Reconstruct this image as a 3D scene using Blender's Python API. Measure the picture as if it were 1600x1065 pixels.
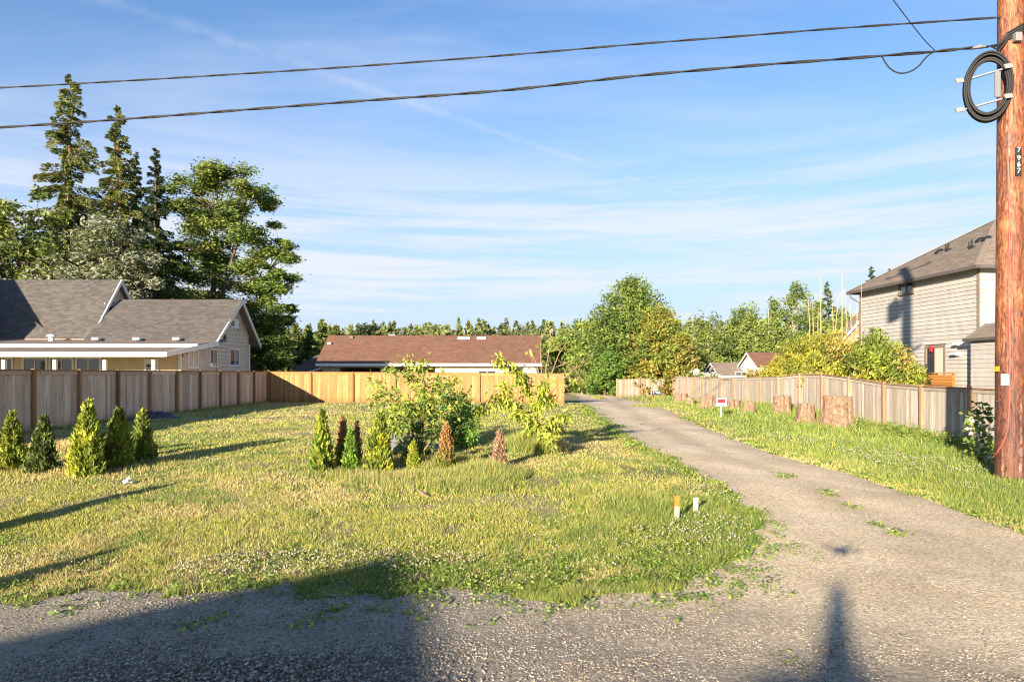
import bpy, math, random
import numpy as np
from mathutils import Vector, Matrix, noise as mnoise
from mathutils.geometry import delaunay_2d_cdt
R = math.radians
for o in list(bpy.data.objects): bpy.data.objects.remove(o)
S = bpy.context.scene
C = S.collection
random.seed(7)

# ------------------------------------------------------------------ camera, sky, sun, exposure
CAMZ, F, HZ = 2.5, 1067.0, 583.0            # camera height, focal length in photo pixels, horizon row
cam = bpy.data.cameras.new('camera'); camo = bpy.data.objects.new('camera', cam); C.objects.link(camo)
camo.location = (0, 0, CAMZ); camo.rotation_euler = (R(90), 0, 0)
cam.sensor_width = 36; cam.lens = 24.0; cam.shift_y = 50.5/1600; cam.clip_start = .05; cam.clip_end = 4000
S.camera = camo
SUNV = Vector((-515, -1067, 277)).normalized()      # towards the sun
SUN_EL = math.asin(SUNV.z); SUN_AZ = math.atan2(SUNV.x, SUNV.y)
sl = bpy.data.lights.new('sun', 'SUN'); sl.energy = 4.7; sl.angle = R(.53); sl.color = (1.0, .85, .66)
so = bpy.data.objects.new('sun', sl); C.objects.link(so)
so.rotation_euler = SUNV.to_track_quat('Z', 'Y').to_euler()
S.view_settings.view_transform = 'Standard'; S.view_settings.look = 'None'
S.view_settings.exposure = 1.74; S.view_settings.gamma = 1; S.view_settings.use_curve_mapping = False
S.cycles.max_bounces = 6; S.cycles.transparent_max_bounces = 8; S.cycles.use_denoising = True; S.cycles.filter_width = 1.15

def pdir(px, py): return Vector(((px-800)/F, 1, (HZ-py)/F))

class NT:
    """tiny helper round a node tree"""
    def __init__(s, tree): s.t = tree; s.n = tree.nodes; s.l = tree.links
    def node(s, typ, ins=None, **kw):
        n = s.n.new(typ)
        for k, v in kw.items(): setattr(n, k, v)
        for k, v in (ins or {}).items():
            if isinstance(v, bpy.types.NodeSocket): s.l.new(v, n.inputs[k])
            else: n.inputs[k].default_value = v
        return n
    def math(s, op, a, b=0.0, c=0.0, clamp=False):
        n = s.node('ShaderNodeMath', {0: a, 1: b, 2: c}, operation=op); n.use_clamp = clamp; return n.outputs[0]
    def mix(s, f, a, b, mode='MIX'):
        n = s.node('ShaderNodeMix', data_type='RGBA', blend_type=mode)
        for i, v in ((0, f), (6, a), (7, b)):
            if isinstance(v, bpy.types.NodeSocket): s.l.new(v, n.inputs[i])
            else: n.inputs[i].default_value = v if i == 0 else (*v, 1)[:4]
        return n.outputs[2]
    def noise(s, vec, scale, detail=4, rough=.55, out=0):
        return s.node('ShaderNodeTexNoise', {'Vector': vec, 'Scale': scale, 'Detail': detail, 'Roughness': rough}).outputs[out]
    def ramp(s, f, stops, interp='LINEAR'):
        n = s.node('ShaderNodeValToRGB', {0: f}); cr = n.color_ramp; cr.interpolation = interp
        while len(cr.elements) < len(stops): cr.elements.new(.5)
        for e, (p, c) in zip(cr.elements, stops):
            e.position = p; e.color = (*c, 1)[:4] if not isinstance(c, float) else (c, c, c, 1)
        return n.outputs[0]
    def mapping(s, vec, scale=(1, 1, 1), loc=(0, 0, 0), rot=(0, 0, 0)):
        return s.node('ShaderNodeMapping', {'Vector': vec, 'Scale': scale, 'Location': loc, 'Rotation': rot}).outputs[0]
    def mrange(s, v, a, b, c=0.0, d=1.0, smooth=True):
        return s.node('ShaderNodeMapRange', {'Value': v, 'From Min': a, 'From Max': b, 'To Min': c, 'To Max': d},
                      interpolation_type='SMOOTHSTEP' if smooth else 'LINEAR').outputs[0]

w = bpy.data.worlds.new('World'); S.world = w; w.use_nodes = True
t = NT(w.node_tree); t.n.clear()
sky = t.node('ShaderNodeTexSky', sky_type='NISHITA', sun_disc=False, sun_elevation=SUN_EL, sun_rotation=SUN_AZ,
             altitude=50, air_density=1.0, dust_density=.35, ozone_density=2.2)
tc = t.node('ShaderNodeTexCoord').outputs['Generated']
sep = t.node('ShaderNodeSeparateXYZ', {0: tc})
el = t.math('MAXIMUM', sep.outputs[2], 0.0)
den = t.math('ADD', el, .09)
pl = t.node('ShaderNodeCombineXYZ', {0: t.math('DIVIDE', sep.outputs[0], den), 1: t.math('DIVIDE', sep.outputs[1], den)}).outputs[0]
n1 = t.noise(t.mapping(pl, (.42, 1.25, 1), (3.1, 1.7, 0), (0, 0, R(-14))), 1.0, 6, .62)
n2 = t.noise(t.mapping(pl, (.16, .55, 1), (8.3, 2.2, 0), (0, 0, R(8))), 1.0, 5, .55)
cirrus = t.math('MULTIPLY', t.mrange(n1, .44, .80), t.mrange(n2, .38, .66))
band = t.noise(t.mapping(tc, (1.5, 1.5, 26), (0, 0, .35)), 1.6, 5, .6)
low = t.math('MULTIPLY', t.mrange(band, .38, .62), t.math('MULTIPLY', t.mrange(sep.outputs[2], .01, .09), t.mrange(sep.outputs[2], .36, .15)))
veil = t.mrange(sep.outputs[2], .50, -.04, 0, .95)
cn = pdir(230, 20).cross(pdir(1080, 310)).normalized()      # the contrail's great circle
dist = t.math('ABSOLUTE', t.node('ShaderNodeVectorMath', {0: tc, 1: tuple(cn)}, operation='DOT_PRODUCT').outputs['Value'])
cw = t.mrange(sep.outputs[0], -.55, .25, .012, .0026, False)
crag = t.noise(t.mapping(tc, (14, 14, 14)), 1.3, 4, .6)
trail = t.mrange(t.math('DIVIDE', dist, t.math('MULTIPLY', cw, t.mrange(crag, .3, .7, .5, 1.5))), 1.0, 0.0)
trail = t.math('MULTIPLY', trail, t.math('MULTIPLY', t.mrange(crag, .30, .62), t.mrange(sep.outputs[0], .38, .28)))
trail = t.math('MULTIPLY', trail, t.mrange(sep.outputs[1], 0, .2))
cl = t.math('ADD', t.math('MULTIPLY', cirrus, .46), t.math('ADD', t.math('MULTIPLY', low, .85), t.math('MULTIPLY', trail, t.mrange(sep.outputs[0], -.5, .2, .13, .18))))
cl = t.math('MINIMUM', cl, .85)
blue = t.mix(1.0, sky.outputs[0], (.72, .92, 1.14), 'MULTIPLY')
skyc = t.mix(cl, t.mix(veil, blue, (2.95, 3.4, 4.3)), (4.0, 4.15, 4.6))
bg = t.node('ShaderNodeBackground', {'Color': skyc, 'Strength': .066})
t.l.new(bg.outputs[0], t.node('ShaderNodeOutputWorld').inputs[0])

# ------------------------------------------------------------------ materials
MATS = {}
def mat(name, fn):
    m = bpy.data.materials.new(name); m.use_nodes = True
    t = NT(m.node_tree); t.n.clear()
    out = t.node('ShaderNodeOutputMaterial')
    sh = fn(t); t.l.new(sh, out.inputs[0]); MATS[name] = m; return m
def prin(t, col, rough=.8, bump=None, bs=.3, bd=.02, **kw):
    ins = {'Base Color': col if isinstance(col, bpy.types.NodeSocket) else (*col, 1), 'Roughness': rough}
    if bump is not None: ins['Normal'] = t.node('ShaderNodeBump', {'Height': bump, 'Strength': bs, 'Distance': bd}).outputs[0]
    ins.update(kw)
    return t.node('ShaderNodeBsdfPrincipled', ins).outputs[0]
def objco(t): return t.node('ShaderNodeTexCoord').outputs['Object']
def wpos(t): return t.node('ShaderNodeNewGeometry').outputs['Position']
def rnd(t): return t.node('ShaderNodeObjectInfo').outputs['Random']
def vcol(t): return t.node('ShaderNodeAttribute', attribute_name='col').outputs['Color']

def wood_fn(c1, c2, c3, knot, dirt=None):
    def fn(t):
        r = rnd(t); off = t.node('ShaderNodeCombineXYZ', {0: t.math('MULTIPLY', r, 37.0), 1: t.math('MULTIPLY', r, 91.0), 2: t.math('MULTIPLY', r, 53.0)}).outputs[0]
        p = t.node('ShaderNodeVectorMath', {0: wpos(t), 1: off}, operation='ADD').outputs[0]
        g = t.noise(t.mapping(p, (26, 26, 1.6)), 1.0, 5, .6)
        col = t.ramp(g, [(.28, c1), (.55, c2), (.78, c3)])
        tone = t.mrange(t.math('FRACT', t.math('MULTIPLY', r, 7.31)), 0, 1, .70, 1.22, False)
        col = t.mix(1.0, col, t.node('ShaderNodeCombineXYZ', {0: tone, 1: t.math('POWER', tone, 1.12), 2: t.math('POWER', tone, 1.3)}).outputs[0], 'MULTIPLY')
        if knot:
            v = t.node('ShaderNodeTexVoronoi', {'Vector': t.mapping(p, (9, 9, 3.2)), 'Scale': 1.0, 'Randomness': 1.0}, feature='F1').outputs[0]
            kk = t.math('MULTIPLY', t.mrange(v, .20, .07), t.mrange(t.noise(p, 1.3, 2), .44, .56))
            col = t.mix(t.math('MULTIPLY', kk, .8), col, knot)
        if dirt:
            st = t.mrange(t.noise(t.mapping(p, (5, 5, .9)), 1.0, 4), .52, .72, 0, .55)
            col = t.mix(st, col, dirt)
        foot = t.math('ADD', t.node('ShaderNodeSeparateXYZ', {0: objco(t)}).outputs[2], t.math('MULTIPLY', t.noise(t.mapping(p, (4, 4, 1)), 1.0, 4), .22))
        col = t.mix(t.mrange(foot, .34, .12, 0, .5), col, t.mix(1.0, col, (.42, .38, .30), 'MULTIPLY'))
        return prin(t, col, .85, g, .35, .006)
    return fn
M_cedar_shade = mat('shaded_cedar_boards', wood_fn((.53, .355, .225), (.67, .485, .34), (.75, .585, .45), (.16, .08, .05), (.30, .20, .14)))  # same wood as the back fence, its shaded look put into the colour
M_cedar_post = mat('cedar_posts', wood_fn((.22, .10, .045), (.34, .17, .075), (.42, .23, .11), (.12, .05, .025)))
M_cedar_sunlit = mat('sunlit_cedar_boards', wood_fn((0.268, 0.120, 0.036), (0.382, 0.205, 0.071), (0.479, 0.291, 0.114), (0.114, 0.040, 0.016), (0.228, 0.114, 0.046)))  # same cedar as the left fence, sunlit gold put into the colour
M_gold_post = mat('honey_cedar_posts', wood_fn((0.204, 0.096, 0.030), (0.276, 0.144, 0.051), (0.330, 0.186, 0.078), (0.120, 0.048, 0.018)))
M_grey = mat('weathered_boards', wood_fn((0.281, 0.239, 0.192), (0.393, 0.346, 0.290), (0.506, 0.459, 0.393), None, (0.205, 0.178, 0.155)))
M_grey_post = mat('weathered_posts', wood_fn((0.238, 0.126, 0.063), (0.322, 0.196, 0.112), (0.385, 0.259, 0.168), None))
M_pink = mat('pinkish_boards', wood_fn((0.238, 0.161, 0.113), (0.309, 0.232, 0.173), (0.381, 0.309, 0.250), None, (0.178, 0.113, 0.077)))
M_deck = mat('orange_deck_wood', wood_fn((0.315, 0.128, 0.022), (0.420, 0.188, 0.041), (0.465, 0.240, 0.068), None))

def leaf_fn(trans=.25, rough=.55):
    def fn(t):
        c = vcol(t)
        a = prin(t, c, rough, **{'Specular IOR Level': .3})
        b = t.node('ShaderNodeBsdfTranslucent', {'Color': t.mix(1.0, c, (1.25, 1.3, .7), 'MULTIPLY')}).outputs[0]
        return t.node('ShaderNodeMixShader', {0: trans, 1: a, 2: b}).outputs[0]
    return fn
M_leaf = mat('leaves', leaf_fn()); M_grass = mat('grass_blades', leaf_fn(.18, .6)); M_needle = mat('needles', leaf_fn(.22, .65))
M_col = mat('painted_tint', lambda t: prin(t, vcol(t), .75))
def bark_fn(a, b, c, s=1.0):
    def fn(t):
        p = wpos(t); g = t.noise(t.mapping(p, (9*s, 9*s, 2.2*s)), 1.0, 6, .65)
        return prin(t, t.ramp(g, [(.3, a), (.5, b), (.72, c)]), .9, g, .7, .03)
    return fn
M_bark = mat('brown_bark', bark_fn((.05, .032, .02), (.13, .085, .055), (.22, .16, .11)))
M_pale = mat('pale_bark', bark_fn((.16, .13, .10), (.40, .35, .28), (.55, .50, .43), .6))
M_twig = mat('twig_bark', bark_fn((.14, .085, .05), (.28, .19, .115), (.38, .28, .18), 3))
M_culm = mat('bamboo_cane', bark_fn((.36, .24, .08), (.48, .34, .13), (.56, .42, .19), 1))
M_stump = mat('stump_bark', lambda t: prin(t, t.ramp(t.noise(t.mapping(wpos(t), (7, 7, 5)), 1.4, 7, .72),
      [(.3, (0.068, 0.038, 0.024)), (.48, (0.227, 0.141, 0.090)), (.6, (0.318, 0.212, 0.144)), (.8, (0.378, 0.272, 0.197))]), .95,
      t.noise(t.mapping(wpos(t), (9, 9, 5)), 1.6, 6, .7), 1.0, .06))
M_stumptop = mat('stump_cut', lambda t: prin(t, t.ramp(t.noise(wpos(t), 6, 6, .7), [(.3, (.17, .12, .085)), (.7, (.36, .28, .21))]), .95))

def shingle_fn(a, b, c):
    def fn(t):
        p = wpos(t); n = t.noise(p, 30, 3, .7); m = t.noise(p, .7, 4, .6)
        col = t.mix(n, t.mix(m, a, b), c)
        col = t.mix(1.0, col, vcol(t), 'MULTIPLY')
        return prin(t, col, .92, n, .5, .01)
    return fn
M_shgrey = mat('grey_shingles', shingle_fn((0.058, 0.052, 0.050), (0.095, 0.087, 0.080), (0.080, 0.074, 0.068)))
M_shbrown = mat('brown_shingles', shingle_fn((.118, .058, .036), (.172, .090, .058), (.15, .075, .048)))
M_shtaupe = mat('taupe_shingles', shingle_fn((0.136, 0.112, 0.092), (0.240, 0.200, 0.164), (0.176, 0.140, 0.112)))
def paint(name, c, rough=.6, var=.10):
    def fn(t):
        n = t.noise(t.mapping(wpos(t), (1.2, 1.2, .5)), 2.0, 5, .6); r = t.mrange(rnd(t), 0, 1, .95, 1.05, False)
        k = t.math('MULTIPLY', r, t.mrange(n, .3, .7, 1-var, 1+var*.4))
        return prin(t, t.mix(1.0, c, t.node('ShaderNodeCombineXYZ', {0: k, 1: k, 2: k}).outputs[0], 'MULTIPLY'), rough)
    return mat(name, fn)
M_white = paint('white_paint', (.70, .69, .67)); M_tan = paint('tan_siding', (.55, .445, .325)); M_cream = paint('cream_siding', (.56, .45, .27))
M_lgrey = paint('pale_grey_siding', (.37, .355, .33)); M_yellow = paint('pale_yellow_render', (.50, .43, .29)); M_taupe = paint('taupe_trim', (.20, .155, .12))
M_gutter = paint('dark_gutter', (.085, .072, .066)); M_black = paint('black_rubber', (.009, .009, .010), .7); M_steel = mat('galvanised_steel', lambda t: prin(t, (.22, .22, .22), .6, Metallic=.25))
M_bracket = paint('dull_galvanised', (.16, .165, .17), .6); M_dark = paint('dark_interior', (.035, .025, .02)); M_red = paint('red_vinyl', (.55, .02, .03), .4); M_blue = paint('navy_plate', (.02, .03, .09), .4)
M_orange = paint('orange_paint', (.55, .16, .02)); M_lath = paint('pale_lath', (.40, .32, .24), .8, .25); M_wlath = paint('white_lath', (.52, .51, .49), .7, .12)
M_ylabel = paint('yellow_tag', (.62, .36, .02), .5); M_redcord = paint('red_cord', (.60, .10, .07), .5); M_brownwall = paint('brown_shake_siding', (.26, .19, .12))
M_felt = mat('roll_roofing', lambda t: prin(t, t.ramp(t.noise(t.mapping(wpos(t), (.5, 2.5, 1)), 1.6, 5, .65), [(.3, (.115, .085, .068)), (.7, (.21, .165, .135))]), .9, t.noise(wpos(t), 35, 3), .3, .01))
M_glass = mat('window_glass', lambda t: prin(t, (.025, .03, .035), .06, **{'Specular IOR Level': .9}))
M_skyglass = mat('bright_window_glass', lambda t: prin(t, (.10, .16, .20), .08, **{'Specular IOR Level': 1.0}))
M_curtain = mat('curtained_glass', lambda t: prin(t, (.48, .42, .33), .35, **{'Specular IOR Level': .7}))
M_carpaint = mat('silver_car_paint', lambda t: prin(t, (.42, .46, .52), .3, Metallic=.3))
M_tarp = mat('dark_tarp', lambda t: prin(t, t.ramp(t.noise(wpos(t), 5, 5), [(.35, (.016, .017, .022)), (.7, (.075, .08, .10))]), .45, t.noise(wpos(t), 9, 5), .9, .05))
def pole_fn(t):
    p = wpos(t)
    wrp = t.node('ShaderNodeVectorMath', {0: p, 1: t.node('ShaderNodeVectorMath', {0: t.noise(t.mapping(p, (2.2, 2.2, .8)), 1.5, 3, .6, 1), 'Scale': .5}, operation='SCALE').outputs[0]}, operation='ADD').outputs[0]
    g = t.noise(t.mapping(wrp, (16, 16, 2.6)), 1.0, 7, .68); m = t.noise(t.mapping(p, (2.2, 2.2, .55)), 1.0, 4, .6)
    col = t.ramp(g, [(.34, (.035, .010, .006)), (.45, (.16, .045, .017)), (.55, (.28, .10, .035)), (.70, (.42, .21, .085))])
    col = t.mix(t.mrange(m, .42, .66, 0, .75), col, t.ramp(g, [(.38, (.025, .009, .008)), (.6, (.15, .036, .022)), (.8, (.22, .075, .045))]))
    low = t.mrange(t.node('ShaderNodeSeparateXYZ', {0: p}).outputs[2], 4.2, 1.6)
    col = t.mix(t.math('MULTIPLY', low, .75), col, t.ramp(g, [(.34, (.022, .010, .008)), (.6, (.095, .03, .019)), (.8, (.17, .07, .05))]))
    strk = t.math('MULTIPLY', t.mrange(t.noise(t.mapping(p, (11, 11, .35)), 1.0, 4), .58, .68), t.mrange(t.noise(p, 7, 3), .4, .6))
    col = t.mix(t.math('MULTIPLY', strk, .55), col, (.36, .29, .28))
    ck = t.noise(t.mapping(p, (24, 24, .22)), 1.0, 3, .5); crk = t.mrange(t.math('ABSOLUTE', t.math('SUBTRACT', ck, .5)), .022, .004); crk = t.math('MULTIPLY', crk, t.mrange(t.noise(p, 1.1, 3), .42, .58))
    col = t.mix(t.math('MULTIPLY', crk, .85), col, (.02, .009, .006))
    return prin(t, col, .62, t.math('SUBTRACT', g, crk), .6, .025)
M_pole = mat('creosoted_pole_wood', pole_fn)

def soil_fn(t):
    p = wpos(t); n = t.noise(p, .55, 5, .6); f = t.noise(p, 14, 5, .7)
    col = t.ramp(n, [(.32, (.15, .16, .045)), (.48, (.23, .21, .07)), (.62, (.33, .26, .115)), (.75, (.38, .29, .16))])
    col = t.mix(1.0, col, t.ramp(f, [(.25, .45), (.75, 1.35)]), 'MULTIPLY')
    return prin(t, col, 1.0, f, .8, .03)
M_soil = mat('lawn_soil', soil_fn)
def gravel_fn(t):
    p = wpos(t); s = t.node('ShaderNodeSeparateXYZ', {0: p})
    n = t.noise(p, .7, 5, .6); f = t.noise(p, 26, 6, .75)
    v = t.node('ShaderNodeTexVoronoi', {'Vector': p, 'Scale': 34.0}, feature='F1'); v2 = t.node('ShaderNodeTexVoronoi', {'Vector': p, 'Scale': 15.0}, feature='F1')
    tan = t.ramp(n, [(.3, (.50, .385, .24)), (.55, (.61, .48, .31)), (.75, (.68, .55, .37))])
    grey = t.ramp(n, [(.3, (.205, .175, .128)), (.7, (.34, .285, .205))])
    # street chippings: greyer than the driveway, the border wanders
    a = t.math('ADD', s.outputs[1], t.math('MULTIPLY', s.outputs[0], .85))
    a = t.math('ADD', a, t.math('MULTIPLY', n, 3.0))
    col = t.mix(t.mrange(a, 13.0, 8.0), tan, grey)
    col = t.mix(1.0, col, t.ramp(v.outputs['Color'], [(.0, .62), (1.0, 1.3)]), 'MULTIPLY')
    col = t.mix(1.0, col, t.ramp(f, [(.25, .60), (.75, 1.32)]), 'MULTIPLY')
    col = t.mix(1.0, col, vcol(t), 'MULTIPLY')
    h = t.math('ADD', t.math('MULTIPLY', v.outputs[0], -.7), t.math('ADD', f, t.math('MULTIPLY', v2.outputs[0], -.4)))
    return prin(t, col, .95, h, .45, .018)
M_gravel = mat('road_gravel', gravel_fn)
M_stone = mat('gravel_stones', lambda t: prin(t, vcol(t), .9, t.noise(wpos(t), 60, 3), .4, .005))

# ------------------------------------------------------------------ builders
def tag(o, label=None, cat=None, group=None, kind=None):
    if label: o['label'] = label
    if cat: o['category'] = cat
    if group: o['group'] = group
    if kind: o['kind'] = kind
    return o
def wl(o):
    v = Vector((0, 0, 0))
    while o is not None: v = v + o.location; o = o.parent
    return v
def thing(name, loc, label, cat, group=None):
    o = bpy.data.objects.new(name, None); C.objects.link(o); o.location = loc; o.empty_display_size = .1
    return tag(o, label, cat, group)
def mk_mesh(name, V, Fc, cols=None, mats=(), smooth=False):
    V = np.asarray(V, np.float32).reshape(-1, 3); me = bpy.data.meshes.new(name)
    if isinstance(Fc, np.ndarray):
        k = Fc.shape[1]; n = len(Fc)
        me.vertices.add(len(V)); me.vertices.foreach_set('co', V.ravel())
        me.loops.add(n*k); me.loops.foreach_set('vertex_index', Fc.astype(np.int32).ravel())
        me.polygons.add(n); me.polygons.foreach_set('loop_start', np.arange(0, n*k, k, dtype=np.int32))
        me.update(calc_edges=True)
    else:
        me.from_pydata(V.tolist(), [], [list(f) for f in Fc]); me.update()
    if cols is None: cols = np.ones((len(V), 3), np.float32)
    a = me.attributes.new('col', 'FLOAT_COLOR', 'POINT')
    a.data.foreach_set('color', np.concatenate([np.asarray(cols, np.float32).reshape(-1, 3), np.ones((len(V), 1), np.float32)], 1).ravel())
    for m in mats: me.materials.append(m)
    if smooth: me.polygons.foreach_set('use_smooth', np.ones(len(me.polygons), bool))
    return me
def put(name, me, parent=None, loc=None):
    o = bpy.data.objects.new(name, me); C.objects.link(o)
    if parent is not None: o.parent = parent
    if loc is not None: o.location = Vector(loc) - (wl(parent) if parent is not None else Vector((0, 0, 0)))
    return o
def build(name, V, Fc, m, parent=None, cols=None, smooth=False, kind=None):
    """vertices in world space; the mesh is stored relative to its parent"""
    off = np.array(wl(parent)) if parent is not None else np.zeros(3)
    V = np.asarray(V, float).reshape(-1, 3) - off
    return tag(put(name, mk_mesh(name, V, Fc, cols, (m,), smooth), parent), kind=kind)
class MB:
    def __init__(s): s.v = []; s.f = []; s.c = []
    def add(s, V, Fc, col=(1, 1, 1)):
        b = len(s.v); s.v += [tuple(p) for p in V]; s.f += [[i+b for i in f] for f in Fc]; s.c += [col]*len(V); return s
    def obox(s, o, ux, uy, uz, col=(1, 1, 1)):
        o, ux, uy, uz = map(Vector, (o, ux, uy, uz))
        if ux.cross(uy).dot(uz) < 0: ux, uy = uy, ux
        P = [o, o+ux, o+ux+uy, o+uy]; P += [p+uz for p in P]
        return s.add(P, [(3, 2, 1, 0), (4, 5, 6, 7), (0, 1, 5, 4), (1, 2, 6, 5), (2, 3, 7, 6), (3, 0, 4, 7)], col)
    def box(s, c, d, rz=0, col=(1, 1, 1)):
        x = Vector((math.cos(rz), math.sin(rz), 0)); y = Vector((-x.y, x.x, 0)); z = Vector((0, 0, 1))
        return s.obox(Vector(c)-x*d[0]/2-y*d[1]/2-z*d[2]/2, x*d[0], y*d[1], z*d[2], col)
    def prism(s, poly, ext, col=(1, 1, 1)):
        P = [Vector(p) for p in poly]; e = Vector(ext); n = len(P)
        nn = sum((P[i].cross(P[(i+1) % n]) for i in range(n)), Vector())
        if nn.dot(e) < 0: P = P[::-1]
        return s.add(P+[p+e for p in P], [list(range(n))[::-1], list(range(n, 2*n))]+[(i, (i+1) % n, (i+1) % n+n, i+n) for i in range(n)], col)
    def bar(s, a, b, wd, th, up=(0, 0, 1), col=(1, 1, 1)):
        a, b = Vector(a), Vector(b); d = b-a; side = d.cross(Vector(up))
        if side.length < 1e-6: side = Vector((1, 0, 0))
        side.normalize(); u = side.cross(d).normalized()
        return s.obox(a-side*wd/2-u*th/2, d, side*wd, u*th, col)
    def tube(s, pts, rad, n=6, col=(1, 1, 1), caps=True):
        pts = [Vector(p) for p in pts]; m = len(pts)
        rad = [rad]*m if not hasattr(rad, '__len__') else rad
        b = len(s.v); ref = None
        for i, p in enumerate(pts):
            d = (pts[min(i+1, m-1)]-pts[max(i-1, 0)]).normalized()
            if ref is None:
                ref = d.orthogonal().normalized()
            ref = (ref-d*ref.dot(d)).normalized(); q = d.cross(ref)
            for k in range(n):
                a = 2*math.pi*k/n; s.v.append(tuple(p+(ref*math.cos(a)+q*math.sin(a))*rad[i])); s.c.append(col)
        for i in range(m-1):
            for k in range(n): s.f.append([b+i*n+k, b+i*n+(k+1) % n, b+(i+1)*n+(k+1) % n, b+(i+1)*n+k])
        if caps:
            s.f.append([b+k for k in range(n)][::-1]); s.f.append([b+(m-1)*n+k for k in range(n)])
        return s
    def out(s, name, m, parent=None, smooth=False, kind=None): return build(name, s.v, s.f, m, parent, np.array(s.c, float), smooth, kind)

# ------------------------------------------------------------------ terrain
_yy = np.arange(-60, 400, .25)
def _prof(p):
    z = np.interp(_yy, [a for a, _ in p], [b for _, b in p]); k = np.ones(11)/11
    return np.convolve(np.pad(z, 5, 'edge'), k, 'valid')
_L = _prof([(-60, 0), (7, 0), (9, .08), (14, .48), (20, .72), (25, .78), (41, .78), (60, .62), (100, .6), (400, .6)])
_Rr = _prof([(-60, 0), (10, 0), (15, .05), (21, .2), (26, .3), (31, .52), (35, .6), (45, .45), (53, .42), (64, .5), (100, .6), (400, .6)])
_rng0 = np.random.RandomState(3); _H = _rng0.rand(256, 256)
def vn(x, y, s=1.0, ph=0):
    x = np.asarray(x, float)/s+ph*17.3+1000; y = np.asarray(y, float)/s+ph*9.1+1000
    i = np.floor(x).astype(int); j = np.floor(y).astype(int); u = x-i; v = y-j; u = u*u*(3-2*u); v = v*v*(3-2*v)
    h = lambda a, b: _H[a % 256, b % 256]
    return (h(i, j)*(1-u)+h(i+1, j)*u)*(1-v)+(h(i, j+1)*(1-u)+h(i+1, j+1)*u)*v
def gz(x, y):
    x = np.asarray(x, float); y = np.asarray(y, float)
    a = np.interp(y, _yy, _L); b = np.interp(y, _yy, _Rr)
    t = np.clip((x+1)/12, 0, 1); t = t*t*(3-2*t)
    near = np.exp(-np.clip(y-20, 0, 999)/30)
    return a*(1-t)+b*t+((vn(x, y, 1.7)-.5)*.05+(vn(x, y, .45, 2)-.5)*.018)*near
def g1(x, y): return float(gz(x, y))
def G(px, py):
    z = 0.3; Z = 20.
    for _ in range(60):
        Zn = (CAMZ-z)*F/(py-HZ); Z = .5*Z+.5*Zn; z = g1((px-800)/F*Z, Z)
    return Vector(((px-800)/F*Z, Z, z))
def W(px, py, Z): return Vector(((px-800)/F*Z, Z, CAMZ+(HZ-py)/F*Z))

def grid(xs, ys):
    X, Y = np.meshgrid(xs, ys); V = np.stack([X.ravel(), Y.ravel(), gz(X, Y).ravel()], 1)
    nx, ny = len(xs), len(ys); i = (np.arange(ny-1)[:, None]*nx+np.arange(nx-1)[None]).ravel()
    return V, np.stack([i, i+1, i+nx+1, i+nx], 1)
xs = np.concatenate([np.linspace(-900, -60, 14), np.arange(-50, -14, 2), np.arange(-14, 16, .25), np.arange(16, 60, 2), np.linspace(64, 900, 14)])
ys = np.concatenate([np.linspace(-300, -20, 8), np.arange(-16, 4, 1), np.arange(4, 30, .25), np.arange(30, 90, 1), np.linspace(95, 1500, 22)])
V, Fq = grid(xs, ys)
tag(build('ground', V, Fq, M_soil, smooth=True), kind='structure')

def smooth_line(P, step=.35, amp=.10, seed=0):
    out = []
    for a, b in zip(P[:-1], P[1:]):
        n = max(1, int((b-a).length/step))
        for k in range(n): out.append(a.lerp(b, k/n))
    out.append(P[-1]); Q = []
    for p in out:
        s = amp*min(1.6, .6+p.y/40); s = max(s, .42) if p.y < 8.7 and p.x < 1.5 else s
        Q.append(Vector((p.x+(float(vn(p.x*1.7, p.y*1.7, .5, seed))-.5)*2*s, p.y+(float(vn(p.y*1.7, p.x*1.7, .5, seed+5))-.5)*2*s, 0)))
    return Q
def flat(p): return Vector((p[0], p[1], 0))
EDGE_L = [(904, 620), (906, 628), (935, 650), (985, 685), (1060, 725), (1130, 760), (1180, 800), (1194, 826), (1180, 850), (1140, 876), (1095, 900), (1055, 922), (980, 936), (800, 934), (640, 928), (450, 924), (240, 932), (60, 934), (-160, 932)]
EDGE_R = [(942, 615), (975, 623), (1010, 630), (1060, 651), (1140, 684), (1220, 714), (1330, 743), (1440, 778), (1600, 836), (1900, 930)]
EL = [Vector((4.2, 84, 0)), Vector((5.0, 72, 0))] + [flat(G(*p)) for p in EDGE_L] + [Vector((-40, 7.6, 0))]
ER = [Vector((40, 6.0, 0))] + [flat(G(*p)) for p in EDGE_R[::-1]] + [Vector((9.5, 72, 0)), Vector((8.6, 84, 0))]
ELs = smooth_line(EL, .22, .20, 1); ERs = smooth_line(ER, .35, .09, 3)
poly = ELs + [Vector((-40, -14, 0)), Vector((40, -14, 0))] + ERs
PA = np.array([(p.x, p.y) for p in poly])
def inside(x, y, P=PA):
    x = np.asarray(x, float); y = np.asarray(y, float); r = np.zeros(x.shape, bool)
    for (x1, y1), (x2, y2) in zip(P, np.roll(P, -1, 0)):
        if y1 == y2: continue
        c = ((y1 > y) != (y2 > y)) & (x < (x2-x1)*(y-y1)/(y2-y1)+x1); r ^= c
    return r
gx, gy = np.meshgrid(np.arange(-20, 22, .3), np.concatenate([np.arange(-13, 2, 1.5), np.arange(2, 30, .3), np.arange(30, 84, 1.2)]))
gx = gx.ravel()+.1; gy = gy.ravel(); k = inside(gx, gy)
pts = [Vector((a, b)) for a, b in PA] + [Vector((a, b)) for a, b in zip(gx[k], gy[k])]
vo, eo, fo, *_ = delaunay_2d_cdt(pts, [], [list(range(len(PA)))], 1, 1e-4)
vx = np.array([(p.x, p.y) for p in vo]); zz = gz(vx[:, 0], vx[:, 1])+.014
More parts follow.
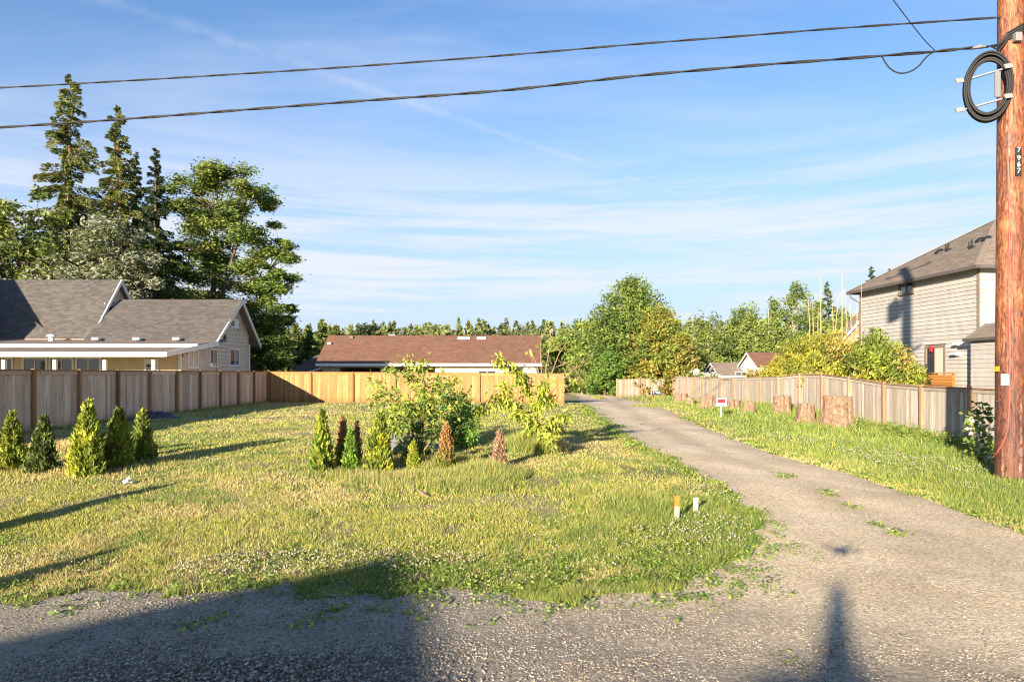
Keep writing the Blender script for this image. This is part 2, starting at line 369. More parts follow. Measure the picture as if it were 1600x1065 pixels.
def road_wear():
    """packed wheel tracks, a looser dark crown between them and along the edges"""
    y = vx[:, 1]; x = vx[:, 0]
    oL = sorted([(p.y, p.x) for p in EL[:-6]]); oR = sorted([(p.y, p.x) for p in ER[1:]])
    l = np.interp(y, [a for a, _ in oL], [b for _, b in oL]); r = np.interp(y, [a for a, _ in oR], [b for _, b in oR])
    u = np.clip((x-l)/np.maximum(r-l, .5), 0, 1)+(vn(x, y, 2.5, 41)-.5)*.10
    tr = np.exp(-((u-.30)/.10)**2)+np.exp(-((u-.70)/.10)**2); f = np.clip((y-8.5)/4, 0, 1)
    k = 1+f*(.16*tr-.13*np.exp(-((u-.5)/.07)**2)*(.4+vn(x, y, .8, 43))-.15*np.clip(1-np.minimum(u, 1-u)/.10, 0, 1))
    k = k*(.90+.2*vn(x, y, 1.4, 45))*(.94+.12*vn(x, y, .45, 46)); return np.stack([k, k*(1-.02*(1-k)), k*(1-.05*(1-k))], 1)
tag(build('gravel_road', np.column_stack([vx, zz]), [list(f) for f in fo], M_gravel, None, road_wear(), smooth=True), kind='structure')

# ------------------------------------------------------------------ houses: shared pieces
def roof_plane(a, b, c, d, exp=.14, tab=.34, m=None, parent=None, name='shingles', seed=0, step=.012, var=.16):
    """courses of shingles between eave a-b and ridge d-c (world points), every course stepped, every tab its own tone"""
    rg = np.random.RandomState(seed); a, b, c, d = map(Vector, (a, b, c, d)); mb = MB()
    n = (b-a).cross(d-a).normalized(); n = n if n.z > 0 else -n
    L = max((d-a).length, (c-b).length); rows = max(2, int(L/exp))
    for i in range(rows):
        s0, s1 = i/rows, (i+1)/rows
        p0, q0 = a.lerp(d, s0), b.lerp(c, s0); p1, q1 = a.lerp(d, s1), b.lerp(c, s1)
        wd = (q0-p0).length; nt = max(1, int(wd/tab)); off = rg.rand()/nt if nt > 2 else 0
        ks = [0]+[min(1, max(0, (k+off)/nt)) for k in range(1, nt)]+[1]
        for k0, k1 in zip(ks[:-1], ks[1:]):
            tone = 1+var*(rg.rand()-.5)*2; h = step*(.75+.5*rg.rand()); col = (tone, tone*(1-.04*rg.rand()), tone*(1-.07*rg.rand()))
            A, B = p0.lerp(q0, k0), p0.lerp(q0, k1); D, E = p1.lerp(q1, k0), p1.lerp(q1, k1)
            mb.add([A-n*.004, B-n*.004, B+n*h, A+n*h, E+n*.001, D+n*.001], [(0, 1, 2, 3), (3, 2, 4, 5)], col)
    return mb.out(name, m, parent, kind='stuff')
def siding(parent, p0, p1, z0, top, nrm, m, exp=.2, holes=(), name='siding_board', proud=.022):
    """horizontal lap boards on the wall from p0 to p1 (xy); top(s) gives the height at s metres; holes (s0,s1,z0,z1)"""
    p0, p1 = Vector((*p0, 0)), Vector((*p1, 0)); L = (p1-p0).length; u = (p1-p0)/L; n = Vector((*nrm, 0)).normalized()
    zmax = max(top(s) for s in np.linspace(0, L, 60)); z = z0; ss = np.linspace(0, L, 160)
    while z < zmax-.02:
        z1 = min(z+exp, zmax); ok = [s for s in ss if top(s) >= (z+z1)/2]
        if ok:
            seg = [(ok[0], ok[-1])]
            for h in holes:
                if h[2] < z1-.03 and h[3] > z+.03:
                    ns = []
                    for s0, s1 in seg:
                        if h[0] >= s1 or h[1] <= s0: ns.append((s0, s1)); continue
                        if h[0] > s0: ns.append((s0, h[0]))
                        if h[1] < s1: ns.append((h[1], s1))
                    seg = ns
            for s0, s1 in seg:
                if s1-s0 < .05: continue
                a = p0+u*s0; e = u*(s1-s0); zz = Vector((0, 0, 1))
                MB().prism([a+zz*z, a+n*proud+zz*z, a+n*proud*.9+zz*(z+.02), a+n*.004+zz*z1, a+zz*z1], e).out(name, m, parent)
        z = z1
def wallslab(parent, pts, ext, m, name='wall'): return MB().prism(pts, ext).out(name, m, parent)
def window(parent, p, u, n, wd, ht, fm, gm, fw=.07, mull=(.5,), bars=0, name='window', out=.045, gm2=None):
    """p lower left corner on the wall, u along the wall, n outwards"""
    p, u, n = Vector(p), Vector(u).normalized(), Vector(n).normalized(); z = Vector((0, 0, 1)); mb = MB()
    def piece(s0, z0, s1, z1, d): mb.obox(p+u*s0+z*z0+n*.003, u*(s1-s0), z*(z1-z0), n*d)
    piece(-fw, -fw, wd+fw, 0, out+.02); piece(-fw, ht, wd+fw, ht+fw, out)
    piece(-fw, 0, 0, ht, out); piece(wd, 0, wd+fw, ht, out)
    for q in mull: piece(wd*q-.022, 0, wd*q+.022, ht, out*.8)
    for k in range(bars): piece(0, ht*(k+1)/(bars+1)-.012, wd, ht*(k+1)/(bars+1)+.012, out*.6)
    f = mb.out(name, fm, parent)
    qs = [0]+list(mull)+[1]
    for i, (q0, q1) in enumerate(zip(qs[:-1], qs[1:])):
        a = wd*q0+(.022 if i else 0); b = wd*q1-(.022 if i < len(qs)-2 else 0)
        MB().obox(p+u*a+n*.006, u*(b-a), z*ht, n*.006).out('pane', (gm2 if gm2 and i else gm), f)
    return f

# ------------------------------------------------------------------ grey-roofed craftsman house (left)
def left_house():
    gx0 = -18.5; base = .72
    h = thing('craftsman_house', (-28, 42, base), 'tan craftsman house with grey shingle roofs and white trimmed gables behind the left fence', 'house')
    # wing: gable plane x=-18.5, front wall y=38, back wall y=47.9, ridge y=46.1
    rz, ry = 7.38, 45.6
    kz, ky = 4.45, 41.7            # where the main slope breaks into the low porch slope
    def top(s):                    # height along the gable wall, s from the front corner
        y = 38+s
        if y < ky: return 3.55+(y-38)*(kz-3.55)/(ky-38)-.12
        if y < ry: return kz+(y-ky)*(rz-kz)/(ry-ky)-.15
        return rz-(y-ry)*(rz-4.9)/(48.6-ry)-.15
    prof = [(gx0-.02, 38, base-.3), (gx0-.02, 47.9, base-.3)]+[(gx0-.02, 38+s, top(s)-.02) for s in (9.9, ry-38, ky-38, 0)]
    wallslab(h, prof, (-.25, 0, 0), M_tan)
    wins = [(800-800, 0)]
    def spos(px): return gx0*F/(px-800)          # depth of a gable-wall pixel
    holes = []
    spec = [(294, 308, 547, 573), (328, 338, 546.5, 571.5), (359, 373, 546.5, 570), (359.5, 371.5, 500, 510)]
    spec2 = []
    for x0, x1, y0, y1 in spec:
        ya, yb = spos(x0), spos(x1); Zm = (ya+yb)/2; za = CAMZ+(HZ-y1)/F*Zm; zb = CAMZ+(HZ-y0)/F*Zm
        spec2.append((ya-38, yb-38, za, zb)); holes.append((ya-38-.09, yb-38+.09, za-.09, zb+.09))
    siding(h, (gx0, 38), (gx0, 47.9), base-.2, top, (1, 0), M_tan, .24, holes, proud=.05)
    for i, (s0, s1, za, zb) in enumerate(spec2):
        window(h, (gx0, 38+s0, za), (0, 1, 0), (1, 0, 0), s1-s0, zb-za, M_white, (M_curtain, M_glass, M_glass, M_glass)[i], .10, (.5,), gm2=(M_curtain, M_skyglass, M_skyglass, M_white)[i])
    MB().box((gx0+.03, 37.98, 2.1), (.12, .16, 2.9)).box((gx0+.03, 47.92, 2.6), (.12, .16, 3.9)).out('corner_trim', M_white, h)
    # wing roof
    ov = gx0+.55
    roof_plane((-26.2, ky, kz+.05), (ov, ky, kz+.05), (ov, ry, rz+.05), (-26.2, ry, rz+.05), .15, .30, M_shgrey, h, var=.26, seed=1)
    roof_plane((ov, 48.9, 4.55), (-26.2, 48.9, 4.55), (-26.2, ry, rz+.06), (ov, ry, rz+.06), .2, .5, M_shgrey, h, seed=2)
    MB().prism([(ov, ky-.1, kz-.2), (ov, ky-.1, kz+.0), (ov, ry, rz+.03), (ov, 48.9, 4.53), (ov, 48.9, 4.3), (ov, ry, rz-.24)], (-.08, 0, 0)).out('rake_board', M_white, h)
    MB().prism([(ov-.09, ky-.1, kz-.05), (ov-.09, ry, rz-.02), (ov-.09, 48.85, 4.48), (ov-.09, 48.85, 4.38), (ov-.09, ry, rz-.12), (ov-.09, ky-.1, kz-.15)], (-7.4, 0, 0)).out('roof_deck', M_taupe, h)
    # porch roof in two steps
    x0 = -48
    def lowroof(ya, za, yb, zb, name):
        MB().prism([(ov, ya, za), (ov, yb, zb), (ov, yb, zb-.14), (ov, ya, za-.14)], (x0-ov, 0, 0)).out(name, M_felt, h)
    lowroof(39.0, 4.16, 42.9, 4.62, 'upper_porch_roof'); lowroof(35.4, 3.60, 39.0, 3.98, 'lower_porch_roof')
    MB().obox((x0, 38.94, 3.99), (ov-x0, 0, 0), (0, .05, 0), (0, 0, .18)).out('upper_fascia', M_white, h)
    MB().obox((x0, 35.34, 3.36), (ov-x0+.02, 0, 0), (0, .055, 0), (0, 0, .25)).out('porch_fascia', M_white, h)
    MB().prism([(ov+.005, 35.34, 3.36), (ov+.005, 35.34, 3.61), (ov+.005, ky, kz+.02), (ov+.005, ky, kz-.26)], (.06, 0, 0)).out('porch_rake_board', M_white, h)
    # front wall under the porch, its windows, door and posts
    wallslab(h, [(x0, 38, base-.3), (gx0-.3, 38, base-.3), (gx0-.3, 38, 3.85), (x0, 38, 3.85)], (0, .22, 0), M_cream, 'front_wall')
    def fx(px): return (px-800)/F*38
    hs = [(fx(34)-x0-.15, fx(160)-x0+.15, 1.4, 3.4), (fx(224)-x0-.1, fx(250)-x0+.1, base, 3.35), (fx(4)-x0-.1, fx(21)-x0+.1, 1.4, 3.4)]
    siding(h, (x0, 38), (gx0, 38), base, lambda s: 3.8, (0, -1), M_cream, .24, hs, proud=.025)
    for xa, xb in ((38, 72), (80, 113), (121, 156)):
        window(h, (fx(xa), 37.97, 1.55), (1, 0, 0), (0, -1, 0), fx(xb)-fx(xa), 1.75, M_white, M_glass, .11, (.5,), gm2=M_glass)
    window(h, (fx(5), 37.97, 1.55), (1, 0, 0), (0, -1, 0), fx(19)-fx(5), 1.75, M_white, M_glass, .08, (.5,), 2)
    d = MB().obox((fx(226), 37.93, base+.1), (fx(248)-fx(226), 0, 0), (0, .05, 0), (0, 0, 2.5)).out('door', M_white, h)
    for k in range(3):
        a = fx(229)+k*(fx(245)-fx(229))/3
        for j in range(2): MB().obox((a+.02, 37.915, 2.55+.26*j), (.18, 0, 0), (0, .012, 0), (0, 0, .2)).out('door_pane', M_glass, d)
    mbk = MB(); mbk.box((fx(246), 37.9, 1.75), (.05, .05, .12)); mbk.out('door_knob', M_steel, d)
    for px in (-25, 5, 85, 163, 239): MB().box(((px-800)/F*35.7, 35.75, 1.95), (.16, .16, 2.5)).out('porch_post', M_white, h)
    # main block: gable plane x=-26.3
    mx, mr, mz = -26.3, 46.0, 8.79; ez, ey = 4.7, 42.75; bz = 7.0; by = 47.7
    wallslab(h, [(mx-.35, ey+.1, base), (mx-.35, by, base), (mx-.35, by, bz-.2), (mx-.35, mr, mz-.2), (mx-.35, ey+.1, ez-.15)], (-.25, 0, 0), M_tan, 'wall')
    def mtop(s):
        y = ey+s; return ez+(y-ey)*(mz-ez)/(mr-ey)-.12 if y < mr else mz-(y-mr)*(mz-bz)/(by-mr)-.12
    wz = [(175, 183, 474, 493)]; ya = mx*F/(172-800); yb = mx*F/(183-800); zA = CAMZ+(HZ-492)/F*44.5; zB = CAMZ+(HZ-475)/F*44.5
    siding(h, (mx-.35, ey+.1), (mx-.35, by), 4.4, mtop, (1, 0), M_tan, .22, [(ya-ey-.1, yb-ey+.1, zA-.1, zB+.1)], proud=.05)
    window(h, (mx-.35, ya, zA), (0, 1, 0), (1, 0, 0), yb-ya, zB-zA, M_white, M_glass, .09, (.5,))
    roof_plane((x0, ey, ez), (mx, ey, ez), (mx, mr, mz), (x0, mr, mz), .15, .30, M_shgrey, h, var=.26, seed=3)
    roof_plane((mx, by+.5, bz-.6), (x0, by+.5, bz-.6), (x0, mr, mz+.01), (mx, mr, mz+.01), .2, .5, M_shgrey, h, seed=4)
    MB().prism([(mx+.03, ey-.1, ez-.25), (mx+.03, ey-.1, ez-.02), (mx+.03, mr, mz+.03), (mx+.03, by+.5, bz-.55), (mx+.03, by+.5, bz-.8), (mx+.03, mr, mz-.28)], (-.08, 0, 0)).out('rake_board', M_white, h)
    MB().prism([(mx-.06, ey, ez-.05), (mx-.06, mr, mz-.06), (mx-.06, by+.45, bz-.64), (mx-.06, by+.45, bz-.74), (mx-.06, mr, mz-.16), (mx-.06, ey, ez-.15)], (-21, 0, 0)).out('roof_deck', M_taupe, h)
    # roof vents on the porch roof and a plumbing vent
    vp = W(80, 527, 41.8); mb = MB(); mb.tube([vp-Vector((0, 0, .3)), vp+Vector((0, 0, .05))], .16, 10); mb.tube([vp+Vector((0, 0, .05)), vp+Vector((0, 0, .13)), vp+Vector((0, 0, .2))], [.27, .25, .1], 10); mb.out('turbine_vent', M_white, h)
    for px in (150, 214, 276):
        q = W(px, 529, 41.5); MB().box(q, (.42, .3, .13)).out('box_vent', M_white, h)
    # cross gable to the left of the photograph: its roof shades the main slope
    cx, cz, ce = -38.1, 11.3, 7.15
    wallslab(h, [(cx-4.9, 37.2, base), (cx+4.9, 37.2, base), (cx+4.9, 37.2, ce), (cx, 37.2, cz-.3), (cx-4.9, 37.2, ce)], (0, 4.2, 0), M_tan, 'cross_gable_wall')
    roof_plane((cx+5.3, 41.6, ce-.1), (cx+5.3, 36.8, ce-.1), (cx, 36.8, cz), (cx, 41.6, cz), .25, .6, M_shgrey, h, seed=5)
    roof_plane((cx-5.3, 36.8, ce-.1), (cx-5.3, 41.6, ce-.1), (cx, 41.6, cz), (cx, 36.8, cz), .25, .6, M_shgrey, h, seed=6)
    # gable lamp
    q = Vector((gx0+.08, spos(349.5), W(349, 527, 44).z)); MB().box(q, (.12, .16, .3)).out('wall_lamp', M_gutter, h)
left_house()

# ------------------------------------------------------------------ long brown-roofed house (centre)
def brown_house():
    xL, xR, yf, yr = -16.98, 2.42, 60.0, 65.2; base = .6; ez, rz = 3.38, 6.12
    h = thing('long_house', ((xL+xR)/2, 64, base), 'long low cream house with a brown shingle roof behind the golden fence', 'house')
    wy = 60.7
    def px(x): return (x-800)/F*wy
    x0, x1 = px(504), px(838)
    op = [(530, 594), (615, 680)]; cuts = [504, 530, 594, 615, 680, 838]
    for a, b in ((504, 530), (594, 615), (680, 838)): MB().obox((px(a), wy, base-.2), (px(b)-px(a), 0, 0), (0, .2, 0), (0, 0, 2.95)).out('front_wall', M_yellow, h)
    MB().obox((x0, 69.8, base-.2), (x1-x0, 0, 0), (0, .2, 0), (0, 0, 2.9)).out('back_wall', M_yellow, h)
    for x in (x0, x1-.2): wallslab(h, [(x, wy+.2, base-.2), (x, 69.8, base-.2), (x, 69.8, 3.3), (x, 65.2, 5.9), (x, wy+.2, 3.3)], (.2, 0, 0), M_yellow, 'gable_wall')
    for a, b in op:                          # open carport bays: dark rooms, not black panels
        MB().obox((px(a), 65.5, base), (px(b)-px(a), 0, 0), (0, .1, 0), (0, 0, 2.6)).out('bay_back_wall', M_brownwall, h)
        for q in (a, b): MB().obox((px(q)-.05, wy+.2, base), (.1, 0, 0), (0, 4.8, 0), (0, 0, 2.6)).out('bay_side_wall', M_brownwall, h)
        MB().obox((px(a)-.05, wy-.02, 3.0), (px(b)-px(a)+.1, 0, 0), (0, .1, 0), (0, 0, .15)).out('lintel', M_cream, h)
    MB().obox((x0+.25, wy+.25, 3.12), (x1-x0-.5, 0, 0), (0, 9, 0), (0, 0, .06)).out('ceiling', M_brownwall, h)
    window(h, (px(748), wy, 1.7), (1, 0, 0), (0, -1, 0), px(774)-px(748), 1.0, M_white, M_glass, .09)
    window(h, (px(808), wy, 1.9), (1, 0, 0), (0, -1, 0), px(815)-px(808), 1.1, M_white, M_glass, .08, ())
    gd = MB().obox((px(818), wy-.03, base), (px(836)-px(818), 0, 0), (0, .03, 0), (0, 0, 2.55)).out('garage_door', M_white, h)
    for k in range(5): MB().obox((px(818), wy-.05, base+.02+.5*k), (px(836)-px(818), 0, 0), (0, .02, 0), (0, 0, .46)).out('door_panel', M_white, gd)
    roof_plane((xL-.3, yf, ez), (xR+.2, yf, ez), (xR+.35, yr, rz), (xL-.55, yr, rz), .17, .36, M_shbrown, h, seed=11, var=.2)
    roof_plane((xR+.2, 70.4, ez), (xL-.3, 70.4, ez), (xL-.55, yr, rz+.01), (xR+.35, yr, rz+.01), .2, .6, M_shbrown, h, seed=12)
    MB().obox((xL-.3, yf-.03, ez-.24), (xR-xL+.5, 0, 0), (0, .06, 0), (0, 0, .23)).out('fascia', M_white, h)
    for x in (xL-.3, xR+.16):
        MB().prism([(x, yf, ez-.22), (x, yf, ez-.01), (x, yr, rz-.01), (x, 70.4, ez-.01), (x, 70.4, ez-.22), (x, yr, rz-.22)], (.05, 0, 0)).out('rake_board', M_white, h)
    MB().obox((xL-.2, yf+.04, ez-.26), (xR-xL+.3, 0, 0), (0, .7, 0), (0, 0, .03)).out('soffit', M_white, h)
    sl = (rz-ez)/(yr-yf)
    def onroof(pxx, y): return Vector(((pxx-800)/F*y, y, ez+(y-yf)*sl))
    for a, b, y in ((715, 734, 64.4), (745, 759, 64.4)):
        p = onroof(a, y); q = onroof(b, y); s = MB().obox(p+Vector((0, 0, .0)), q-p, (0, .34, .34*sl), (0, -.03, .07)).out('skylight', M_white, h)
        MB().obox(p+Vector((.06, .03, .085)), (q-p)-Vector((.12, 0, 0)), (0, .24, .24*sl), (0, -.004, .008)).out('skylight_pane', M_skyglass, s)
    for a, y in ((515, 63.4), (549, 64.6)): MB().box(onroof(a, y)+Vector((0, 0, .1)), (.35, .3, .22)).out('box_vent', M_steel if a == 515 else M_gutter, h)
    q = onroof(612, 65.1); MB().box(q+Vector((0, .3, .06)), (.6, .4, .16)).out('ridge_vent', M_white, h)
    # lean-to eave at the left end
    MB().prism([(xL-1.6, wy, 2.35), (xL+.1, wy, 2.95), (xL+.1, wy, 3.07), (xL-1.6, wy, 2.47)], (0, 4, 0)).out('lean_to_roof', M_white, h)
    MB().box((xL-1.2, wy+.4, 1.4), (.14, .14, 2.0)).out('lean_to_post', M_white, h)
brown_house()

# ------------------------------------------------------------------ two-storey grey house (right)
def right_house():
    A = Vector((22.9, 33.4, 0)); B = Vector((22.2, 43.5, 0)); u = (B-A).normalized(); n = Vector((-u.y, u.x, 0)); n = n if n.x < 0 else -n
    L = (B-A).length; base = .4; ez = 7.70
    h = thing('two_storey_house', (26, 38, base), 'two storey pale grey lap sided house with a hipped taupe roof behind the right fence', 'house')
    D = 13.0; back = -n*D
    wallslab(h, [A-n*.05+Vector((0, 0, base-.4)), B-n*.05+Vector((0, 0, base-.4)), B+back+Vector((0, 0, base-.4)), A+back+Vector((0, 0, base-.4))], (0, 0, ez-base+.35), M_lgrey)
    def swall(px):                                   # metres along the long wall for a pixel column
        k = (px-800)/F; return (k*A.y-A.x)/(u.x-k*u.y)
    def zat(px, py): s = swall(px); return CAMZ+(HZ-py)/F*(A.y+u.y*s)
    w1 = (swall(1427), swall(1407), zat(1416, 457), zat(1416, 442)); d1 = (swall(1476), swall(1449), zat(1462, 600), zat(1462, 543))
    siding(h, (A.x, A.y), (B.x, B.y), base, lambda s: ez-.05, (n.x, n.y), M_lgrey, .215, [(w1[0]-.12, w1[1]+.12, w1[2]-.2, w1[3]+.12), (d1[0]-.14, d1[1]+.14, d1[2], d1[3]+.14)], proud=.045)
    P = lambda s, z: A+u*s+Vector((0, 0, z))
    window(h, P(w1[0], w1[2]), u, n, w1[1]-w1[0], w1[3]-w1[2], M_taupe, M_glass, .12, (.5,), out=.06, gm2=M_skyglass)
    window(h, P(d1[0], d1[2]), u, n, d1[1]-d1[0], d1[3]-d1[2], M_taupe, M_curtain, .14, (.52,), name='patio_door', out=.06, gm2=M_glass)
    q = P(swall(1460), zat(1460, 549)); MB().obox(q+n*.07, u*.18, n*.1, Vector((0, 0, .3))).out('alarm_box', M_red, h)
    MB().obox(P(-.02, base)+n*.0, u*.16, n*.06, Vector((0, 0, ez-base))).obox(P(L-.16, base), u*.16, n*.06, Vector((0, 0, ez-base))).out('corner_trim', M_taupe, h)
    # end wall facing the street
    e = -n
    siding(h, (A.x, A.y), (A.x+e.x*D, A.y+e.y*D), base, lambda s: ez-.05, (-u.x, -u.y), M_lgrey, .215, (), proud=.045)
    # hipped roof
    o = .55; ez2 = ez+.02
    a0 = A+(-u+n)*o; b0 = B+(u+n)*o; c0 = B+back+(u-n)*o; d0 = A+back+(-u-n)*o
    for p in (a0, b0, c0, d0): p.z = ez2
    half = ((b0-a0).length)/2; rise = half*.63
    r1 = a0+u*half-n*half; r1.z = ez2+rise; r2 = d0+u*half+n*half; r2.z = ez2+rise
    roof_plane(a0, b0, r1, r1, .15, .33, M_shtaupe, h, seed=21, var=.24); roof_plane(d0, a0, r1, r2, .15, .33, M_shtaupe, h, seed=22, var=.24)
    roof_plane(b0, c0, r2, r1, .2, .4, M_shtaupe, h, seed=23); roof_plane(c0, d0, r2, r2, .2, .4, M_shtaupe, h, seed=24)
    for p, q in ((a0, r1), (b0, r1), (d0, r2), (c0, r2), (r1, r2)): MB().bar(p+Vector((0, 0, .02)), q+Vector((0, 0, .02)), .26, .03).out('ridge_cap', M_shtaupe, h)
    MB().prism([a0-Vector((0, 0, .02)), b0-Vector((0, 0, .02)), c0-Vector((0, 0, .02)), d0-Vector((0, 0, .02))], (0, 0, -.05)).out('soffit', M_white, h)
    for p, q in ((a0, b0), (d0, a0), (b0, c0)): MB().bar(p-Vector((0, 0, .08)), q-Vector((0, 0, .08)), .13, .16).out('gutter', M_gutter, h)
    dp = b0-u*.35; MB().tube([dp-Vector((0, 0, .1)), dp-Vector((0, 0, .35)), P(L-.1, ez-.75)+n*.1, P(L-.1, base)+n*.1], .05, 8).out('downspout', M_gutter, h)
    pn = (b0-a0).cross(r1-a0).normalized(); pn = pn if pn.z > 0 else -pn
    def onroof(px, py):                              # ray against the long roof plane
        d = pdir(px, py); o_ = Vector((0, 0, CAMZ)); return o_+d*((a0-o_).dot(pn)/d.dot(pn))
    for px, py in ((1468, 394), (1532, 376), (1542, 374)):
        q = onroof(px, py); MB().tube([q, q+pn*.1, q+pn*.16], [.26, .24, .1], 8).out('roof_vent', M_black, h)
    for px, py in ((1482, 391), (1519, 387)):
        q = onroof(px, py); mb = MB(); mb.tube([q, q+Vector((0, 0, .42))], .05, 6); mb.tube([q+u*.2, q+u*.2+Vector((0, 0, .36))], .04, 6); mb.tube([q, q+pn*.06], [.2, .12], 8); mb.out('pipe_vent', M_black, h)
    # low bay with its own little roof at the near end, two dryer hoods
    s0, s1 = swall(1600), swall(1512); zr = zat(1530, 526)
    p = P(-1.6, 0)+n*1.3
    lo = [P(-3.2, zr-.1)+n*.75, P(.15, zr-.1)+n*.75, P(-.35, zr+.62), P(-3.2, zr+.62)]
    roof_plane(lo[0], lo[1], lo[2], lo[3], .15, .33, M_shtaupe, h, seed=25)
    roof_plane(P(.15, zr-.1)+n*.75, P(.15, zr-.1), P(-.35, zr+.62), P(-.35, zr+.62), .15, .33, M_shtaupe, h, seed=26)
    MB().bar(lo[0]-Vector((0, 0, .06)), lo[1]-Vector((0, 0, .06)), .12, .14).out('porch_gutter', M_gutter, h)
    MB().obox(P(-3.0, base)+n*.04, u*2.9, n*.5, Vector((0, 0, zr-.2-base))).out('bay_wall', M_lgrey, h)
    siding(h, tuple((P(-3.0, 0)+n*.54).xy), tuple((P(-.1, 0)+n*.54).xy), base, lambda s: zr-.22, (n.x, n.y), M_lgrey, .215, proud=.03)
    for px, py in ((1506, 534), (1503, 549.5)):
        q = P(swall(px), zat(px, py)); MB().prism([q+n*.03, q+n*.36-Vector((0, 0, .05)), q+n*.36-Vector((0, 0, .14)), q+n*.03-Vector((0, 0, .22))], u*.32).out('dryer_hood', M_white, h)
    # deck with orange boards below the patio door
    zt = zat(1462, 583.5); zb = zat(1462, 604)
    dk = thing('deck', P(d1[0], base)+n*1.0, 'orange stained timber deck railing under the patio door of the grey house', 'deck')
    ds0, ds1 = swall(1504), swall(1452); w_ = .5
    for k in range(6): MB().obox(P(ds0, zb-.15+k*(zt-zb+.1)/6)+n*w_, u*(ds1-ds0), n*.03, Vector((0, 0, (zt-zb+.1)/6-.015))).out('rail_board', M_deck, dk)
    for s in (ds0, (ds0+ds1)/2, ds1-.1): MB().obox(P(s, base)+n*(w_-.1), u*.1, n*.095, Vector((0, 0, zt-base+.04))).out('post', M_deck, dk)
    MB().obox(P(ds0-.06, zt)+n*(w_-.12), u*(ds1-ds0+.12), n*.2, Vector((0, 0, .05))).out('cap_rail', M_deck, dk)
    MB().obox(P(ds0, zb-.9)+n*.05, u*(ds1-ds0), n*(w_-.15), Vector((0, 0, .1))).out('floor_board', M_deck, dk)
right_house()

# ------------------------------------------------------------------ small far houses
def small_house(name, xa, xb, y, yr, base, ez, rz, label, wm, rm, gable_left=True, depth=8, over=.3):
    h = thing(name, ((xa+xb)/2, y, base), label, 'house')
    prof = [(xa, y, base-.2), (xa, y+depth, base-.2), (xa, y+depth, ez), (xa, y+yr, rz-.1), (xa, y, ez)]
    wallslab(h, prof, (xb-xa, 0, 0), wm)
    roof_plane((xa-over, y-over, ez-.1), (xb+over, y-over, ez-.1), (xb+over, y+yr, rz), (xa-over, y+yr, rz), .2, .5, rm, h, seed=int(xa*7) % 97)
    roof_plane((xb+over, y+depth+over, ez-.1), (xa-over, y+depth+over, ez-.1), (xa-over, y+yr, rz), (xb+over, y+yr, rz), .2, .5, rm, h, seed=3)
    MB().prism([(xa-over-.02, y-over, ez-.3), (xa-over-.02, y-over, ez-.1), (xa-over-.02, y+yr, rz), (xa-over-.02, y+depth+over, ez-.1), (xa-over-.02, y+depth+over, ez-.3), (xa-over-.02, y+yr, rz-.2)], (.05, 0, 0)).out('rake_board', M_white, h)
    MB().obox((xa-over, y-over-.03, ez-.32), (xb-xa+2*over, 0, 0), (0, .05, 0), (0, 0, .2)).out('fascia', M_white, h)
    window(h, (xa+(xb-xa)*.4, y-.01, base+1.0), (1, 0, 0), (0, -1, 0), 1.2, 1.1, M_white, M_glass, .08)
    return h
def X(px, Z): return (px-800)/F*Z
small_house('cottage', X(1127, 72), X(1184, 72), 72, 3.0, .5, CAMZ-(2.5)/F*72, CAMZ+(HZ-566)/F*75, 'small grey gabled cottage with a brown roof above the far right fence', M_lgrey, M_shtaupe, depth=6)
small_house('white_house', X(1187, 68), X(1250, 68), 68, 3.0, .5, CAMZ+(HZ-573)/F*68, CAMZ+(HZ-550)/F*71, 'white walled house with a rust brown roof left of the bamboo', M_white, M_shbrown, depth=6)
def shake_house():
    h = thing('shingled_house', (X(1350, 58), 58, .5), 'brown shingled gable with white trim peeking out beside the grey house', 'house')
    xc = X(1352, 58); hw = 1.75; ze, zp = CAMZ+(HZ-521)/F*58, CAMZ+(HZ-487)/F*58
    wallslab(h, [(xc-hw, 58, .3), (xc+hw, 58, .3), (xc+hw, 58, ze), (xc, 58, zp-.1), (xc-hw, 58, ze)], (0, 1.6, 0), M_brownwall)
    for k in range(18):
        z = ze-1.2+k*.19; wv = hw if z < ze else hw*(zp-.15-z)/(zp-ze)
        if wv > .1: MB().obox((xc-wv, 57.97, z), (2*wv, 0, 0), (0, .03, 0), (0, 0, .175)).out('siding_board', M_brownwall, h)
    for s in (-1, 1):
        roof_plane((xc+s*(hw+.35), 59.4, ze-.45), (xc+s*(hw+.35), 57.6, ze-.45), (xc, 57.6, zp), (xc, 59.4, zp), .2, .5, M_shtaupe, h, seed=31+s)
        MB().prism([(xc+s*(hw+.35), 57.57, ze-.62), (xc+s*(hw+.35), 57.57, ze-.4), (xc, 57.57, zp+.05), (xc, 57.57, zp-.2)], (0, -.06, 0)).out('rake_board', M_white, h)
    window(h, (xc-.75, 57.97, ze-1.3), (1, 0, 0), (0, -1, 0), .8, 1.0, M_white, M_glass, .09)
shake_house()
def shed():
    h = thing('garden_shed', (X(486, 63), 63, .7), 'dark roofed shed half hidden beside the left end of the long house', 'shed')
    x0, x1 = X(462, 63), X(506, 63)
    wallslab(h, [(x0, 63, .5), (x1, 63, .5), (x1, 63, 2.8), (x0, 63, 2.8)], (0, 3.5, 0), M_brownwall)
    roof_plane((x0-.3, 62.7, 2.75), (x1+.2, 62.7, 2.75), (x1+.2, 65, CAMZ+(HZ-554)/F*65), (x1-1.2, 65, CAMZ+(HZ-554)/F*65), .2, .5, M_shgrey, h, seed=41)
    MB().obox((x0-.3, 62.66, 2.6), (x1-x0+.5, 0, 0), (0, .05, 0), (0, 0, .14)).out('fascia', M_taupe, h)
    window(h, (x0+.6, 62.99, 1.6), (1, 0, 0), (0, -1, 0), .8, .7, M_white, M_glass, .07)
shed()

